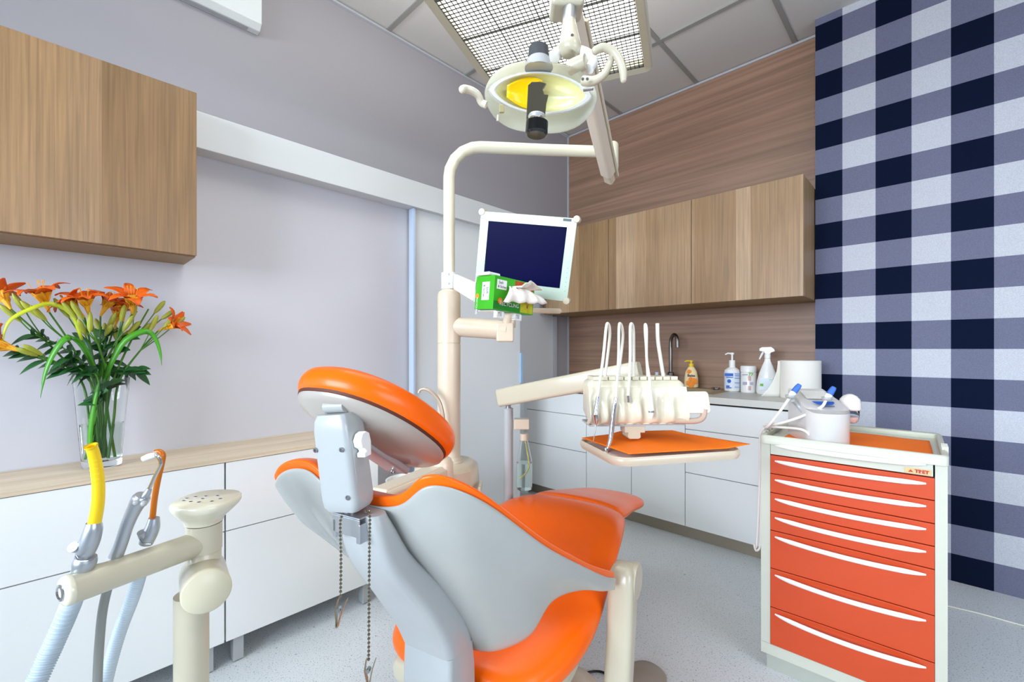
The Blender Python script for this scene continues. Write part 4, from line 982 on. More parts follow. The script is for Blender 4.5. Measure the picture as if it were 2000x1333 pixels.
# ---------------------------------------------------------------- napkins
def napkin(name, label, fr, corners, amp, seed, tex=True, thick=.0012, nx=34, ny=22):
    random.seed(seed); a, b, c, d = corners
    rows = []
    for i in range(ny+1):
        r = []
        for j in range(nx+1):
            s_, q = j/nx, i/ny; x = (a[0]*(1-s_)+b[0]*s_)*(1-q)+(d[0]*(1-s_)+c[0]*s_)*q; y = (a[1]*(1-s_)+b[1]*s_)*(1-q)+(d[1]*(1-s_)+c[1]*s_)*q
            z = amp(s_, q)+(.0004*math.sin(q*ny*3.1))
            r.append(fr(x, y, z))
        rows.append(r)
    o = MB().grid(rows).build(name, PAPER_O, None, solid=thick, label=label, cat='napkin'); return o
napkin('paper_napkin', 'orange ribbed paper napkin on the small instrument tray', fT, [(.005, .020), (.415, .012), (.335, .300), (-.035, .272)],
  lambda s_, q: .016+.007*math.sin(s_*3.1)*q+.006*max(0, 1-abs(s_-.42)*9)*q+.016*max(0, s_-.8)*(1-q)*3+.02*max(0, q-.8)*(s_ > .3)*s_, 1)
# ---------------------------------------------------------------- foreground assistant stand
q = P(374, 1200, .80); q.z = 0
t = thing('assistant_stand', 'cream assistant stand in the left foreground with a keypad top, round joint and hose bar', 'instrument stand', q)
AS = t
MB().lathe(Fr(V3((P(374, 1333, .78).x, P(374, 1333, .78).y, 0)), R, F), [(.0262, .08), (.0262, .56), (.0262, 1.17-(1160-682)/FPX*.78)], 32).build('lower_column', CREAM, t)
MB().lathe(Fr(V3((P(374, 1333, .78).x, P(374, 1333, .78).y, 0)), R, F), [(.09, 0), (.09, .02), (.07, .05), (.04, .08), (.001, .09)], 32).build('foot', CREAM, t)
top = P(399, 1040, .80)
tz = lambda py, D=.80: 1.17-(py-682)/FPX*D
u0 = V3((top.x, top.y, 0))
MB().lathe(Fr(u0, R, F), [(.0265, tz(1165)), (.0265, tz(1076)), (.026, tz(1075.4)), (.026, tz(1074.6)), (.0278, tz(1074)), (.0278, tz(1022))], 32).build('upper_column', CREAM, t, ang=50)
# round joint
dj = (R*.62-F*.78).normalized(); jc = P(403, 1152, .75); fj = Fr(jc, dj.cross(Z), Z, dj)
MB().lathe(fj, [(.030, -.085), (.036, -.078), (.036, .0)], 40).build('joint_housing', CREAM, t, ang=50)
MB().lathe(fj, [(.0365, .0015), (.0365, .008), (.034, .011), (.001, .0115)], 40).build('joint_cap', mat('sand_cap', (212, 204, 176), .35), t, ang=50)
# keypad top
ft = Fr(V3((top.x, top.y, tz(1020))), R, F)
kc = P(405, 990, .795); dx_ = (kc-V3((top.x, top.y, kc.z))).dot(R)
L = []
for z_, a_, b_2, o_ in ((0, .0278, .0278, 0), (.006, .029, .029, 0), (.016, .038, .038, .002), (.028, .048, .047, .004), (.034, .0505, .051, .005), (.040, .0505, .051, .005), (.0435, .048, .048, .005)):
    L.append([ft(x, y, z_) for x, y in ov(a_, b_2, 44, 2.5, o_)])
MB().loops(L).build('keypad_head', IVORY, t, ang=60)
m = MB()
for i, (x_, y_) in enumerate(((-.026, -.015), (-.010, -.02), (.006, -.022), (.026, -.018), (.032, -.004), (-.02, .006), (-.004, .01), (.016, .012), (-.03, -.002), (.0, -.004))):
    m.lathe(ft if False else Fr(ft(x_, y_, .0435), R, F), [(.0034, 0), (.0034, .0003), (.0028, .0003), (.0028, 0)], 14)
m.build('keypad_marks', mat('grey_key_print', (190, 190, 198), .5), t)
# hose bar
B0 = P(137, 1152, .635); B1 = P(388, 1062, .79); db = (B1-B0).normalized()
MB().tube([B0, B1], [.0215, .0215], 32).build('hose_bar', CREAM, t, ang=50)
fe = Fr(B0, db.cross(Z), Z.cross(R) , None)
fe = Fr(B0, -(db.cross(Z)).normalized(), (db.cross(Z)).cross(db).normalized(), -db)
MB().lathe(fe, [(.0215, 0), (.0215, .004), (.0192, .008), (.011, .0102)], 32, cap=True).build('bar_end_cap', IVORY, t, ang=60)
MB().lathe(fe, [(.0118, .009), (.0118, .0115), (.0085, .0125), (.006, .0075), (.0035, .0075), (.003, .004)], 24).build('end_bolt', CHROME, t)
# collars where the tubes pass through
def bp_(px, py): # point on the bar axis under a pixel column
    best = min((i/100 for i in range(101)), key=lambda k: abs(((B0.lerp(B1, k)-V3((0, 0, H))).dot(R)/(B0.lerp(B1, k)).dot(F))*FPX+1000-px)); return B0.lerp(B1, best)
def ribbed(name, path, r, mt, parent, n=140, rings=90, **k):
    pts = cr(path, n*2); rad = [r*(1+.085*math.sin(i/(n*2)*rings*2*math.pi)) for i in range(n*2+1)]
    return MB().tube(pts, rad, 18).build(name, mt, parent, ang=80, **k)
def Dp(p): return V3(p).dot(F)
# large suction hose with yellow tip
c1 = bp_(168, 0); d1 = Dp(c1)
t = thing('suction_hose', 'thick ribbed suction hose with a yellow cannula at the near end of the stand bar', 'suction hose', c1, 'hoses on the assistant stand')
ribbed('ribbed_hose', [P(160, 1118, d1), P(135, 1190, d1+.012), P(100, 1270, d1), P(62, 1350, d1-.02), P(20, 1420, d1-.03)], .0122, HOSEB, t, 170, 62)
MB().tube([P(162, 1112, d1), P(166, 1098, d1), P(168, 1088, d1)], [.0130, .0142, .0125], 20, 6).build('hose_socket', ALU, t)
MB().tube([P(163, 1090, d1), P(174, 1062, d1), P(182, 1035, d1), P(183, 1021, d1)], [.0105, .0122, .0110, .0088], 20, 12).build('suction_valve', ALU, t)
m = MB(); fv = Fr(P(149, 1070, d1-.005), -R*.9-F*.3, Z); m.tube([P(157, 1072, d1), P(142, 1069, d1-.012)], [.007, .007], 16); m.build('valve_knob', ALU, t)
MB().tube([P(148, 1088, d1-.012), P(155, 1096, d1-.018), P(172, 1096, d1-.018), P(182, 1093, d1-.012)], .0014, 8, 10).build('valve_wire', STEEL, t)
yp = cr([P(184, 1026, d1), P(191, 985, d1+.002), P(192, 945, d1+.002), P(187, 905, d1), P(181, 880, d1-.003), P(177, 871, d1-.006)], 60)
yr_ = [.0113+.0 *i for i in range(61)]; yr_ = [.0080*(1-.12*(i/60))*(1+(.035*math.sin(i*2.2) if 24 < i < 40 else 0))*(1.16 if i > 56 else 1) for i in range(61)]
m = MB(); m.tube(yp, yr_, 22, cap=False); m.tube(yp, [r*.8 for r in yr_], 22, cap=False); m.build('yellow_cannula', YELLOW, t, ang=80)
# syringe handpiece
c2 = bp_(238, 0); d2 = Dp(c2)
t = thing('air_water_syringe', 'grey air water syringe with two buttons and a bent metal tip on the stand bar', 'syringe', c2, 'hoses on the assistant stand')
MB().tube([P(228, 1090, d2), P(203, 1180, d2+.01), P(194, 1260, d2+.01), P(190, 1345, d2), P(188, 1420, d2)], .0062, 14, 40).build('supply_hose', HOSED, t)
MB().tube([P(226, 1088, d2), P(236, 1064, d2), P(249, 1025, d2), P(264, 992, d2), P(275, 975, d2), P(279, 968, d2)], [.0095, .0088, .0090, .0100, .0122, .0100], 20, 20).build('syringe_body', GREYL if False else ALU, t)
m = MB()
for px, py in ((266, 982), (281, 984)): m.ball(P(px, py, d2-.0105), .0046, 12)
m.build('push_buttons', GREYL, t)
MB().tube([P(282, 972, d2), P(287, 965, d2), P(292, 955, d2)], [.0058, .0054, .0034], 16, 6).build('tip_collar', ALU, t)
MB().tube([P(292, 955, d2), P(303, 930, d2), P(313, 910, d2), P(314, 903, d2), P(309, 893, d2), P(304, 889, d2)], [.0028, .0026, .0026, .0026, .0026, .0026], 10, 26).build('bent_tip', CHROME, t)
MB().tube([P(304, 889, d2), P(292, 892, d2), P(280, 897, d2)], [.0038, .0048, .0045], 14, 8).build('tip_sleeve', WHITE, t)
# saliva ejector
c3 = bp_(290, 0); d3 = Dp(c3)
t = thing('saliva_ejector_hose', 'thin ribbed hose with a bent amber saliva ejector tube on the stand bar', 'suction hose', c3, 'hoses on the assistant stand')
ribbed('ribbed_hose', [P(283, 1085, d3), P(262, 1160, d3+.01), P(232, 1240, d3+.01), P(207, 1330, d3), P(190, 1420, d3)], .0092, HOSEB, t, 170, 70)
MB().tube([P(285, 1062, d3), P(291, 1046, d3), P(298, 1030, d3), P(301, 1012, d3)], [.0098, .0112, .0102, .0075], 18, 10).build('ejector_valve', ALU, t)
MB().tube([P(279, 1048, d3-.008), P(276, 1040, d3-.012)], .006, 12).build('valve_knob', ALU, t)
MB().tube([P(272, 1052, d3-.012), P(280, 1062, d3-.018), P(296, 1063, d3-.018)], .0012, 8, 8).build('valve_wire', STEEL, t)
MB().tube([P(298, 1012, d3), P(302, 975, d3), P(308, 940, d3), P(316, 905, d3), P(318, 890, d3), P(312, 883, d3), P(303, 884, d3)], .0043, 14, 40).build('amber_tube', AMBER, t)
# ---------------------------------------------------------------- orange drawer trolley
fl = P(1484, 849, 1.63); frr = P(1854, 891, 1.296); fl.z = frr.z = 0
cX = (frr-fl); CW = cX.length; cX.normalize(); cYv = Z.cross(cX); fK = Fr(fl, cX, cYv); CD = .46
t = thing('drawer_trolley', 'orange and white drawer trolley with seven curved handles, by the gingham wall', 'trolley', fl+cX*CW/2+cYv*CD/2)
PW = mat('powder_coated_white', (203, 204, 188), .4, coat=.1, noise=.03)
e_ = .003
m = MB(); m.box(e_, .033, .004, .03, .095, .826, fK); m.box(CW-.030, CW-e_, .004, .03, .095, .826, fK); m.box(e_, .014, .03, CD, .06, .8, fK); m.box(CW-.014, CW-e_, .03, CD, .06, .8, fK); m.box(e_, CW-e_, CD-.002, CD, .06, .8, fK); m.box(e_, CW-e_, .004, .03, .055, .094, fK); m.box(e_, CW-e_, .03, CD, .05, .06, fK)
m.build('carcass', PW, t, flat=True)
MB().box(.033, CW-.033, .02, CD-.004, .097, .79, fK).build('drawer_cavity', DARK, t, flat=True)
MB().box(.02, CW-.02, .012, CD-.01, .0, .055, fK).build('plinth', mat('plinth_grey', (176, 180, 168), .5), t)
zs_ = [.785, .717, .648, .580, .511, .373, .232, .095]
def arc_handle(par, z, mt=None, w_=.05):
    x0, x1 = w_, CW-w_; pts = []
    for i in range(25):
        k = i/24; pts.append(fK(x0+(x1-x0)*k, -.003-.030*math.sin(math.pi*k)**.8, z))
    rad = [.0022+.0042*min(1, (min(k, 24-k)/3))**.6 for k in range(25)]
    MB().tube(pts, rad, 12, squash=1.25).build('handle', WHITE, par, label='curved white handle')
for i in range(7):
    a, b = zs_[i+1], zs_[i]
    d = MB().box(.034, CW-.031, .0, .018, a+.0014, b-.0014, fK).build('drawer', ORANGE_SAT, t, bevel=.0015, seg=2)
    arc_handle(d, b-.020)
d = MB().box(.034, CW-.034, .002, .018, .787, .826, fK).build('pull_out_shelf', PW, t, bevel=.001, seg=1); arc_handle(d, .822)
# tray top
m = MB(); oo = rr(0, CW, -.012, CD+.004, .02); ii = rr(.016, CW-.016, .004, CD-.012, .012)
m.loops([[fK(x, y, z) for x, y in o_] for o_, z in ((ii, .838), (oo, .826), (oo, .852), ([(a[0]*.6+b[0]*.4, a[1]*.6+b[1]*.4) for a, b in zip(oo, ii)], .857), (ii, .853))], closed=True)
m.build('tray_top', IVORY if False else PW, t, ang=60)
MB().box(.012, CW-.012, .0, CD-.008, .828, .836, fK).build('tray_floor', PW, t)
m = MB()
for y_ in (.05, .09, .13, .17): m.tube([fK(.004, y_, .857), fK(.006, y_+.012, .862), fK(.012, y_+.02, .858)], .003, 8, 6)
for y_ in (.1, .13, .16): m.box(CW-.012, CW+.003, y_, y_+.006, .84, .866, fK)
m.build('rim_clips', PW, t)
nb = MB().box(CW-.108, CW-.048, -.0012, .0, .770+.018, .806, fK)
nb = MB().box(CW-.098, CW-.038, .0002, .0019, .789, .806, fK).build('maker_badge', mat('gold_badge', (214, 182, 128), .4, metal=.3), t, bevel=.001)
text('TRET', .0135, fK(CW-.059, .0001, .7975), cX, Z, INKR, t, bold=.0008)
m = MB(); m.prism([(CW-.090, -.004), (CW-.078, -.004), (CW-.084, .004)], 0, .0008, Fr(fK(0, .0001, .7975), cX, Z)); m.build('badge_triangle', INKR, t)
napkin('paper_napkin', 'orange paper napkin covering the tray on top of the trolley', Fr(fK(0, 0, .8372), cX, cYv), [(.055, .03), (CW-.03, .012), (CW-.035, .36), (.075, .40)],
  lambda s_, q: .0012+.0035*abs(math.sin(s_*6.3+q))*.5, 3)
# ---------------------------------------------------------------- ultrasonic unit on the trolley
uo = fK(.165, .11, .8405)
dY = (F*.92+R*.4).normalized(); uX = (R*.985-F*.17).normalized(); uY = Z.cross(uX)
t = thing('ultrasonic_scaler_unit', 'white ultrasonic scaler box with a blue label on the trolley', 'scaler unit', uo); fu = Fr(uo, uX, uY)
def uprof(z_, s_=1, yo=0):
    return [fu(x*s_, y*s_+yo, z_) for x, y in [(.068*math.cos(a), -.055+.055*math.sin(a)) for a in [math.pi+math.pi*i/20 for i in range(21)]]+[(.068, .0), (.060, .10), (-.060, .10), (-.068, 0)]]
m = MB(); L = [uprof(0, .97), uprof(.004), uprof(.12)]
def topc(s_, z0): return [q+Z*(z0+.34*max(-.06, (q-uo).dot(uY)+.03)) for q in [V3((p.x, p.y, uo.z)) for p in uprof(0, s_)]]
L += [topc(1.0, .128), topc(.965, .134), topc(.8, .136), topc(.05, .13)]
m.loops(L); m.build('casing', mat('scaler_white', (214, 210, 206), .22, coat=.5), t, ang=50)
sn = (Z-uY*.34).normalized(); sy_ = (uY+Z*.34).normalized(); fs = Fr(uo+Z*.1352+uY*-.03, uX, sy_, sn)
m = MB(); m.prism([(-.030, -.006), (.034, -.006), (.036, .006), (-.034, .006)], .0045, .0056, fs); m.prism([(.030*math.cos(a)+.001, -.005+.018*math.sin(a)) for a in [math.pi+math.pi*i/12 for i in range(13)]], .0045, .0055, fs); m.build('blue_label', INKB, t)
m = MB(); m.prism([(-.04, .03), (.048, .03), (.045, .1), (-.035, .1)], .0045, .0052, fs); m.build('instruction_label', mat('pale_label', (222, 220, 214), .5, noise=.25, nscale=160), t)
m = MB(); m.prism([(-.022, -.0335), (.022, -.0335), (.022, -.030), (-.022, -.030)], .0042, .0055, fs); m.build('indicator_strip', mat('dark_blue_strip', (70, 85, 110), .4), t)
MB().prism([(.0, 0), (.008, 0), (.008, .008), (0, .008)], 0, .0009, Fr(fu(.055, -.02, .004), uX, Z)).build('socket', DARK, t)
# bottle on the side
bo = fu(.118, .03, .095)
MB().tube([fu(.06, .03, .118), fu(.095, .03, .128)], .012, 12).build('bottle_arm', GREYL, t)
MB().lathe(Fr(bo, uX, uY), [(.030, .012), (.033, .016), (.033, .038), (.030, .052), (.02, .064), (.008, .070), (.001, .071)], 28).build('bottle_dome', mat('dome_white', (240, 236, 232), .15, coat=.6), t)
MB().lathe(Fr(bo, uX, uY), [(.001, -.034), (.018, -.034), (.024, -.026), (.027, -.01), (.027, .012)], 28, cap=False).build('clear_bottle', PLASG, t, solid=.001)
MB().lathe(Fr(bo, uX, uY), [(.001, -.032), (.017, -.032), (.023, -.024), (.025, -.012), (.001, -.011)], 24).build('bottle_fluid', mat('pink_fluid', (245, 205, 195), .3), t)
# handpieces in side rests
for i, (pa, pb_, dp) in enumerate((((1541, 778), (1562, 752), 1.58), ((1613, 782), (1629, 757), 1.54))):
    q0 = P(*pa, dp); q1 = P(*pb_, dp); md = q0.lerp(q1, .42)
    m = MB(); m.tube([q0, q0.lerp(md, .6), md], [.005, .0105, .0105], 16, 8); m.build('handpiece_base', WHITE, t)
    m = MB(); m.tube([md, q0.lerp(q1, .8), q1], [.0105, .0098, .0075], 16, 8); m.build('blue_handpiece_grip', BLUE, t, label='blue handpiece grip')
    MB().lathe(Fr(q0.lerp(md, .3), R, (q1-q0).cross(R).normalized()), [(.014, -.005), (.015, .005)], 14, cap=False).build('handpiece_rest', GREYL, t, solid=.002)
MB().tube([P(1548, 782, 1.58), P(1556, 790, 1.60), fu(-.06, -.03, .10)], .007, 10, 8).build('rest_arm', GREYL, t)
CB = mat('white_cable', (238, 228, 222), .4)
p_e = fK(-.004, .09, .868)
MB().tube([P(1541, 779, 1.58), P(1524, 803, 1.60), P(1500, 833, 1.64), p_e+Z*.004], .0048, 10, 20).build('handpiece_cord', CB, t)
MB().tube([P(1613, 783, 1.54), P(1602, 797, 1.54), P(1560, 816, 1.57), P(1520, 828, 1.62), p_e+Z*.01], .0048, 10, 26).build('handpiece_cord', CB, t)
MB().tube([fu(-.055, -.07, .02), fu(-.08, -.06, .045), P(1520, 835, 1.65), p_e+cYv*.01], .0045, 10, 20).build('handpiece_cord', CB, t)
e1 = fK(-.022, .10, 0)
MB().tube([p_e, V3((e1.x, e1.y, .83)), V3((e1.x, e1.y, .70)), V3((e1.x, e1.y, .42))-R*.012, V3((e1.x, e1.y, .41))-R*.022, V3((e1.x, e1.y, .385))-R*.014, V3((e1.x, e1.y, .42))+R*.002, V3((e1.x, e1.y, .6))+R*.002, p_e+cYv*.02], .0042, 10, 80).build('hanging_cord_loop', CB, t)
# thin cord on the floor at the right
MB().tube([PZ(1790, 1170, .004), PZ(1862, 1187, .004), PZ(1920, 1201, .004), PZ(2000, 1223, .004), PZ(2120, 1250, .004)], .0035, 8, 30).build('floor_cable', HOSE, label='thin pale cable lying on the floor under the gingham wall', cat='cable')
MB().tube([PZ(1130, 1318, .006), PZ(1165, 1312, .006), PZ(1185, 1318, .006), PZ(1200, 1335, .006)], .004, 8, 20).build('floor_cable', BLACK, label='black cable on the floor beside the chair base', cat='cable')
fp = PZ(1262, 1325, .0)
MB().lathe(Fr(fp, R, F), [(.07, 0), (.07, .012), (.05, .028), (.001, .034)], 28).build('foot_pedal', mat('taupe_pedal', (150, 140, 128), .4), label='round taupe foot pedal on the floor behind the armrest', cat='foot pedal')
# ---------------------------------------------------------------- vase with day lilies
zv = .774
vb = PX(199, 905, -2.03); vb.z = zv
SCV = .20/.20
fv = Fr(vb, V3((0, 1, 0)), V3((-1, 0, 0)))       # x along the wall, y towards the wall
fv = Fr(vb, (R*.9+V3((0, 1, 0))*.5).normalized(), Z.cross((R*.9+V3((0, 1, 0))*.5).normalized()))
VH = .298
t = thing('glass_vase', 'flared clear glass vase on the oak worktop holding orange lilies', 'vase', vb)
def vr(z): return .050+.022*(z/VH)
m = MB(); L = []
for z_, d_ in ((0, .003), (.004, 0), (.02, 0), (.1, 0), (.2, 0), (VH, 0), (VH, .0035), (.2, .0035), (.1, .0035), (.024, .0045), (.02, .02)):
    L.append([fv(x, y, z_) for x, y in ov(vr(z_)-d_, (vr(z_)-d_)*.72, 40, 2.6)])
m.loops(L); m.build('vase', GLASS, t, ang=60)
m = MB(); m.loops([[fv(x, y, z_) for x, y in ov(vr(z_)-.0042, (vr(z_)-.0042)*.71, 40, 2.6)] for z_ in (.0245, .06, .145)]); m.build('water', WATER, t, ang=60)
random.seed(11)
def petals(m, m2, o, ax, size, openn, rnd, n=6, roll=1.0):
    ax = ax.normalized(); a = ax.orthogonal().normalized(); b = ax.cross(a); ph0 = rnd.random()*6
    for k in range(n):
        ph = ph0+k*2*math.pi/n; d = a*math.cos(ph)+b*math.sin(ph); sde = ax.cross(d); rows = []
        wmax = size*(.25 if k % 2 else .19); L_ = size*(1+.12*rnd.random()); cv = openn*(.85+.3*rnd.random())
        for i in range(9):
            s_ = i/8; ang = cv*s_**1.5*1.9; 
            # integrate a curling centre line
            if i == 0: p = V3(o); 
            else: p = p+(ax*math.cos(cv*((i-.5)/8)**1.3*1.75+.18)+d*math.sin(cv*((i-.5)/8)**1.3*1.75+.18))*(L_/8)
            wd = wmax*math.sin(math.pi*min(1, .10+.86*s_))**.75*(1-.25*s_); wv = .06*size*math.sin(s_*9+k)
            rows.append([p-sde*wd+ax*wv*.4+d*.0, p-sde*wd*.5-ax*.02*size, p-ax*.03*size, p+sde*wd*.5-ax*.02*size, p+sde*wd+ax*wv*.4])
        m2.grid(rows[:4]); m.grid(rows[3:])
def blade(m, path, w, nrm=None, fold=.25, n=18, tipr=.0):
    pts = cr(path, n); rows = []
    for i, p in enumerate(pts):
        tg = (pts[min(i+1, n)]-pts[max(i-1, 0)]).normalized(); sd = tg.cross(nrm or V3((-1, 0, 0)) if False else (nrm or F)).normalized()
        k = i/n; ww = w*max(.05, math.sin(math.pi*min(1, .22+.78*k)))**.7*(1 if k < .9 else 1-(k-.9)*9.2)
        rows.append([p-sd*ww, p+tg.cross(sd)*ww*fold, p+sd*ww])
    m.grid(rows)
def leafm(m, o, d, up, L_, W_):
    d = d.normalized(); s_ = d.cross(up).normalized(); u2 = s_.cross(d); rows = []
    for i in range(9):
        k = i/8; wd = W_*math.sin(math.pi*k)**.8*(1.25-.5*k); p = o+d*L_*k-Z*L_*.35*k*k
        rows.append([p-s_*wd+u2*wd*.25, p, p+s_*wd+u2*wd*.25])
    m.grid(rows)
VD = vb.dot(F)
def vp(px, py, d=0): return PX(px, py, -2.0-d*.8)
rim = vp(196, 740)
# (head px, py, depth offset, flower direction in image (dx, dy up), size, openness, buds)
LIL = [
 ('bloom at the far left edge of the photo', 12, 590, .03, (-.5, .6), .075, .9, [(38, 592), (20, 612)]),
 ('wide open bloom second from the left at the top', 88, 592, .0, (-.1, 1.), .088, 1.15, [(60, 605), (75, 612)]),
 ('bloom at the top centre with a drooping bud below it', 170, 600, -.03, (.1, .9), .078, 1.2, [(176, 630), (150, 606), (135, 605)]),
 ('bloom in the centre facing the room', 205, 602, .02, (.35, .8), .074, 1.1, [(218, 628), (212, 645)]),
 ('bloom left of the top centre with a petal reaching left', 150, 606, .0, (-.5, .8), .074, 1.2, [(120, 602), (160, 640)]),
 ('dark orange bloom half hidden below the top centre', 240, 612, .03, (-.1, .7), .066, 1.25, [(226, 650), (262, 640)]),
 ('large bloom right of centre at the top', 258, 598, -.02, (.3, .9), .088, 1.15, [(240, 612), (250, 632)]),
 ('bloom leaning out at the right edge of the bouquet', 325, 640, .02, (.75, .35), .075, .8, [(350, 628), (330, 630), (300, 632)]),
 ('low bloom leaning out at the far left', 22, 680, -.04, (-.8, .35), .072, .8, [(52, 688), (64, 684)]),
 ('small bloom behind the centre of the bouquet', 228, 622, .06, (.1, .8), .062, 1.0, [(206, 650), (193, 640), (244, 655)]),
 ('budding stem leaning right with tall closed buds', 298, 596, .04, (.7, .8), .0, 0, [(312, 600), (262, 606), (328, 615), (286, 640)]),
]
for i, (lab, px, py, dd, dr, sz, opn, buds) in enumerate(LIL):
    rnd = random.Random(i*7+3); hd = vp(px, py, dd); dirv = (R*dr[0]+Z*dr[1]+F*(-.35 if dd <= 0 else .1)).normalized()
    base = fv((rnd.random()-.5)*.05, (rnd.random()-.5)*.03, .03); mid = fv((rnd.random()-.5)*.06+((px-196)/1800)*.5, (rnd.random()-.5)*.04, VH-.01)
    tt = thing('lily_stem', 'orange day lily stem, '+lab, 'flower', base, 'day lilies in the glass vase')
    nk = hd-dirv*.03 if sz else hd-dirv*.02
    spth = [base, base.lerp(mid, .5), mid, mid.lerp(nk, .55)+Z*.012, nk]
    sp2 = cr(spth, 26); MB().tube(sp2, [.0042-.0018*k/26 for k in range(27)], 8).build('stem', STEM, tt)
    if sz:
        m = MB(); m.tube([nk, nk.lerp(hd, .6), hd+dirv*.006], [.003, .006, .009], 10, 6); m.build('throat', PETALY, tt)
        m = MB(); m2 = MB(); petals(m, m2, hd, dirv, sz*1.12, opn, rnd); m.build('petals', PETAL, tt, solid=.0008); m2.build('petal_bases', PETALY, tt, solid=.0008)
        m = MB()
        for k in range(5):
            e_2 = dirv+V3((rnd.random()-.5, rnd.random()-.5, rnd.random()-.3))*.5; m.tube([hd, hd+e_2.normalized()*sz*.6, hd+e_2.normalized()*sz*.75+Z*.004], [.0009, .0007, .0016], 6, 6)
        m.build('stamens', PETALY, tt)
    for (bx_, by_) in buds:
        bdp = vp(bx_, by_, dd+(rnd.random()-.5)*.03); od = (bdp-sp2[19]).normalized(); bl = .022+.012*rnd.random()
        if i == 2 and by_ == 630: od = -Z
        m = MB(); m.tube([sp2[19], sp2[19].lerp(bdp, .5)-Z*.004, bdp-od*bl], .0018, 6, 8)
        m.build('bud_stalk', STEM, tt)
        MB().tube([bdp-od*bl, bdp-od*bl*.4, bdp+od*bl*.5, bdp+od*bl], [.0032, .0072, .0076, .0022], 10, 10).build('bud', BUD, tt)
# long strap leaves
SL = [('broad green strap leaf arching over to the left', [(188, 735), (170, 690), (150, 665), (128, 662), (105, 690), (88, 730), (79, 778)], .0115, LEAF2, -.07),
      ('yellow tipped strap leaf arching to the right', [(205, 738), (222, 700), (245, 665), (280, 648), (300, 656), (312, 685), (316, 715)], .0105, LEAF2, -.05),
      ('yellowing narrow leaf curving over at the top left', [(160, 665), (140, 615), (100, 594), (60, 604), (22, 624), (8, 650), (7, 672)], .0075, YLEAF, -.04),
      ('upright strap leaf behind the centre', [(190, 738), (176, 700), (168, 672), (150, 655), (140, 650)], .012, LEAF, .03),
      ('pale strap leaf standing inside the vase', [(176, 900), (176, 850), (182, 800), (190, 760), (196, 740)], .009, LEAF2, -.02)]
for lab, pth, w_2, mt_, dd in SL:
    tt = thing('strap_leaf', lab, 'leaf', vp(pth[0][0], pth[0][1], 0), 'long leaves in the vase')
    pts = [vp(x, y, dd*min(1, k/3)) for k, (x, y) in enumerate(pth)]
    m = MB(); blade(m, pts, w_2, F, .3); m.build('blade', mt_, tt, solid=.0008)
# leafy green sprigs
SPR = [('leafy sprig hanging out at the lower left', [(180, 740), (140, 725), (90, 705), (40, 690)], .0),
       ('leafy sprig at the left above the vase rim', [(185, 740), (150, 700), (110, 672), (70, 655)], .03),
       ('leafy sprig behind the centre of the bouquet', [(196, 740), (200, 700), (205, 668), (210, 650)], .04),
       ('leafy sprig low at the right of the vase rim', [(205, 740), (225, 725), (250, 728), (262, 726)], .02),
       ('leafy sprig filling the right centre', [(200, 740), (225, 700), (240, 672), (262, 650)], .05),
       ('leafy sprig low over the front rim of the vase', [(192, 745), (170, 730), (150, 715), (140, 700)], -.03),
       ('leafy sprig inside the glass vase', [(200, 800), (190, 780), (205, 760), (215, 750)], -.01)]
for i, (lab, pth, dd) in enumerate(SPR):
    rnd = random.Random(i+40); pts = cr([fv(0, 0, .06)]+[vp(x, y, dd) for x, y in pth], 24)
    tt = thing('leafy_sprig', lab, 'leaf sprig', pts[0], 'green sprigs in the vase')
    MB().tube(pts, .002, 6).build('stem', STEM, tt)
    m = MB()
    for k in range(8, 25, 2):
        for s_ in (-1, 1):
            tg = (pts[min(k+1, 24)]-pts[k-1]).normalized(); d_ = (tg*.5+(R*s_*.5+Z*(.3*s_))+V3((rnd.random()-.5, rnd.random()-.5, rnd.random()-.5))*.7).normalized()
            leafm(m, pts[k], d_, (Z-F).normalized(), .040+.022*rnd.random(), .0125+.005*rnd.random())
    m.build('leaves', LEAF, tt)
# cut stems seen through the glass
for i in range(5):
    rnd = random.Random(i+90); a = fv((rnd.random()-.5)*.085, (rnd.random()-.5)*.04, .03); b = fv((rnd.random()-.5)*.10, (rnd.random()-.5)*.05, VH)
    tt = MB().tube([a, a.lerp(b, .5), b, b+Z*.05], .0035, 8, 8).build('cut_stem', LEAF2 if i % 2 else STEM, None, label='cut green stem standing in the water of the glass vase', cat='stem', group='cut stems in the vase')

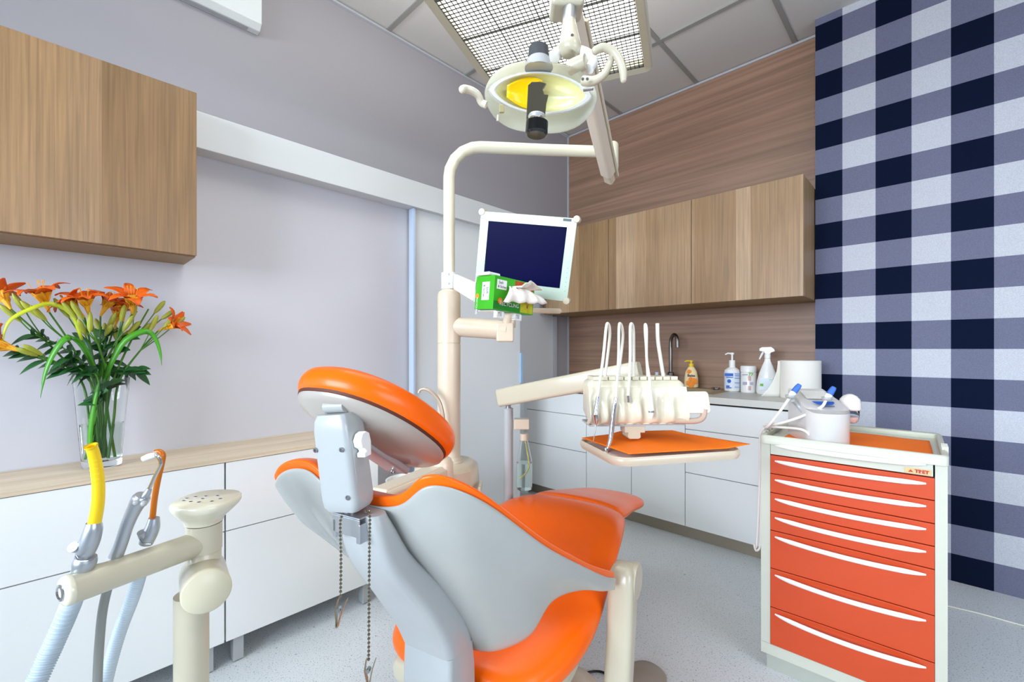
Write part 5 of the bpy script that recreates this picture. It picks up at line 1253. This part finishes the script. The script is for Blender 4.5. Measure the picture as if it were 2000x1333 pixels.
# ---------------------------------------------------------------- pieces that belong to a part hang below that part
NEST = {'nozzle': 'pump', 'bottle_label': ('bottle', 'body'), 'blue_print': 'bottle', 'green_mark': 'bottle', 'valve_knob': ('suction_valve', 'ejector_valve'), 'valve_wire': ('suction_valve', 'ejector_valve'),
 'keypad_marks': 'keypad_head', 'end_bolt': 'bar_end_cap', 'joint_cap': 'joint_housing', 'corner_cap': 'glass_front', 'buttons': 'glass_front', 'badge': 'glass_front', 'screen': 'glass_front', 'housing_screw': 'headrest_post_housing',
 'side_panel': 'headrest_post_housing', 'adjusting_lever': 'headrest_post_housing', 'slide_screw': 'headrest_slide_plate', 'pad_piping': 'headrest_pad', 'armrest_pivot_cap': 'armrest', 'arm_cover': 'assistant_arm',
 'scaler_ring': 'scaler_handpiece', 'scaler_tip': 'scaler_handpiece', 'syringe_tip': 'air_water_syringe', 'syringe_head': 'air_water_syringe', 'turbine_head': 'turbine_handpiece', 'control_membrane': 'control_pad', 'key_marks': 'control_pad',
 'clamp_screw': 'clamp', 'lettering': ('maker_badge', 'box', 'bottle', 'canister'), 'badge_triangle': 'maker_badge', 'rim_clips': 'tray_top', 'front_sticker': 'box', 'side_sticker': 'box', 'orange_badge': 'box', 'yellow_panel': 'box', 'fruit_panel': 'box',
 'dark_band': 'box', 'red_fox_tails_print': 'box', 'bottle_fluid': 'clear_bottle', 'clip_rivet': 'alligator_clip', 'tray_plate': 'tray_rim', 'underside': 'carcass', 'arm_slot': 'spring_arm', 'arm_side_plate': 'spring_arm', 'trigger': 'spray_head',
 'push_buttons': 'syringe_body', 'tip_sleeve': 'bent_tip', 'petal_bases': 'petals', 'stamens': 'petals', 'cover_screw': 'drop_cover', 'stem_screws': 'right_handle_stem', 'right_handle_tips': 'right_handle', 'left_handle_tip': 'left_handle',
 'latch_pin': 'left_latch', 'reflector_rim': 'reflector', 'yellow_reflection': 'reflector', 'indicator_strip': 'casing', 'blue_label': 'casing', 'instruction_label': 'casing', 'socket': 'casing', 'colour_stripes': 'canister', 'text_block': 'canister', 'lid': 'canister',
 'orange_fruit_print': 'bottle', 'lever': 'body', 'bar_tip': 'support_bar', 'tissue_fold': 'tissue', 'hinge_pin': 'hinge_bracket'}
base_ = lambda n: n.split('.')[0]
for o in list(bpy.data.objects):
    if o.parent is None or base_(o.name) not in NEST or o.parent.parent is not None: continue
    want = NEST[base_(o.name)]; want = (want,) if isinstance(want, str) else want
    cand = [c for c in o.parent.children if c is not o and base_(c.name) in want]
    if cand and not o.children:
        me_c = sum((v.co for v in o.data.vertices), V3())/max(1, len(o.data.vertices))
        cand.sort(key=lambda c: (want.index(base_(c.name)), (sum((v.co for v in c.data.vertices), V3())/max(1, len(c.data.vertices))-me_c).length)); o.parent = cand[0]
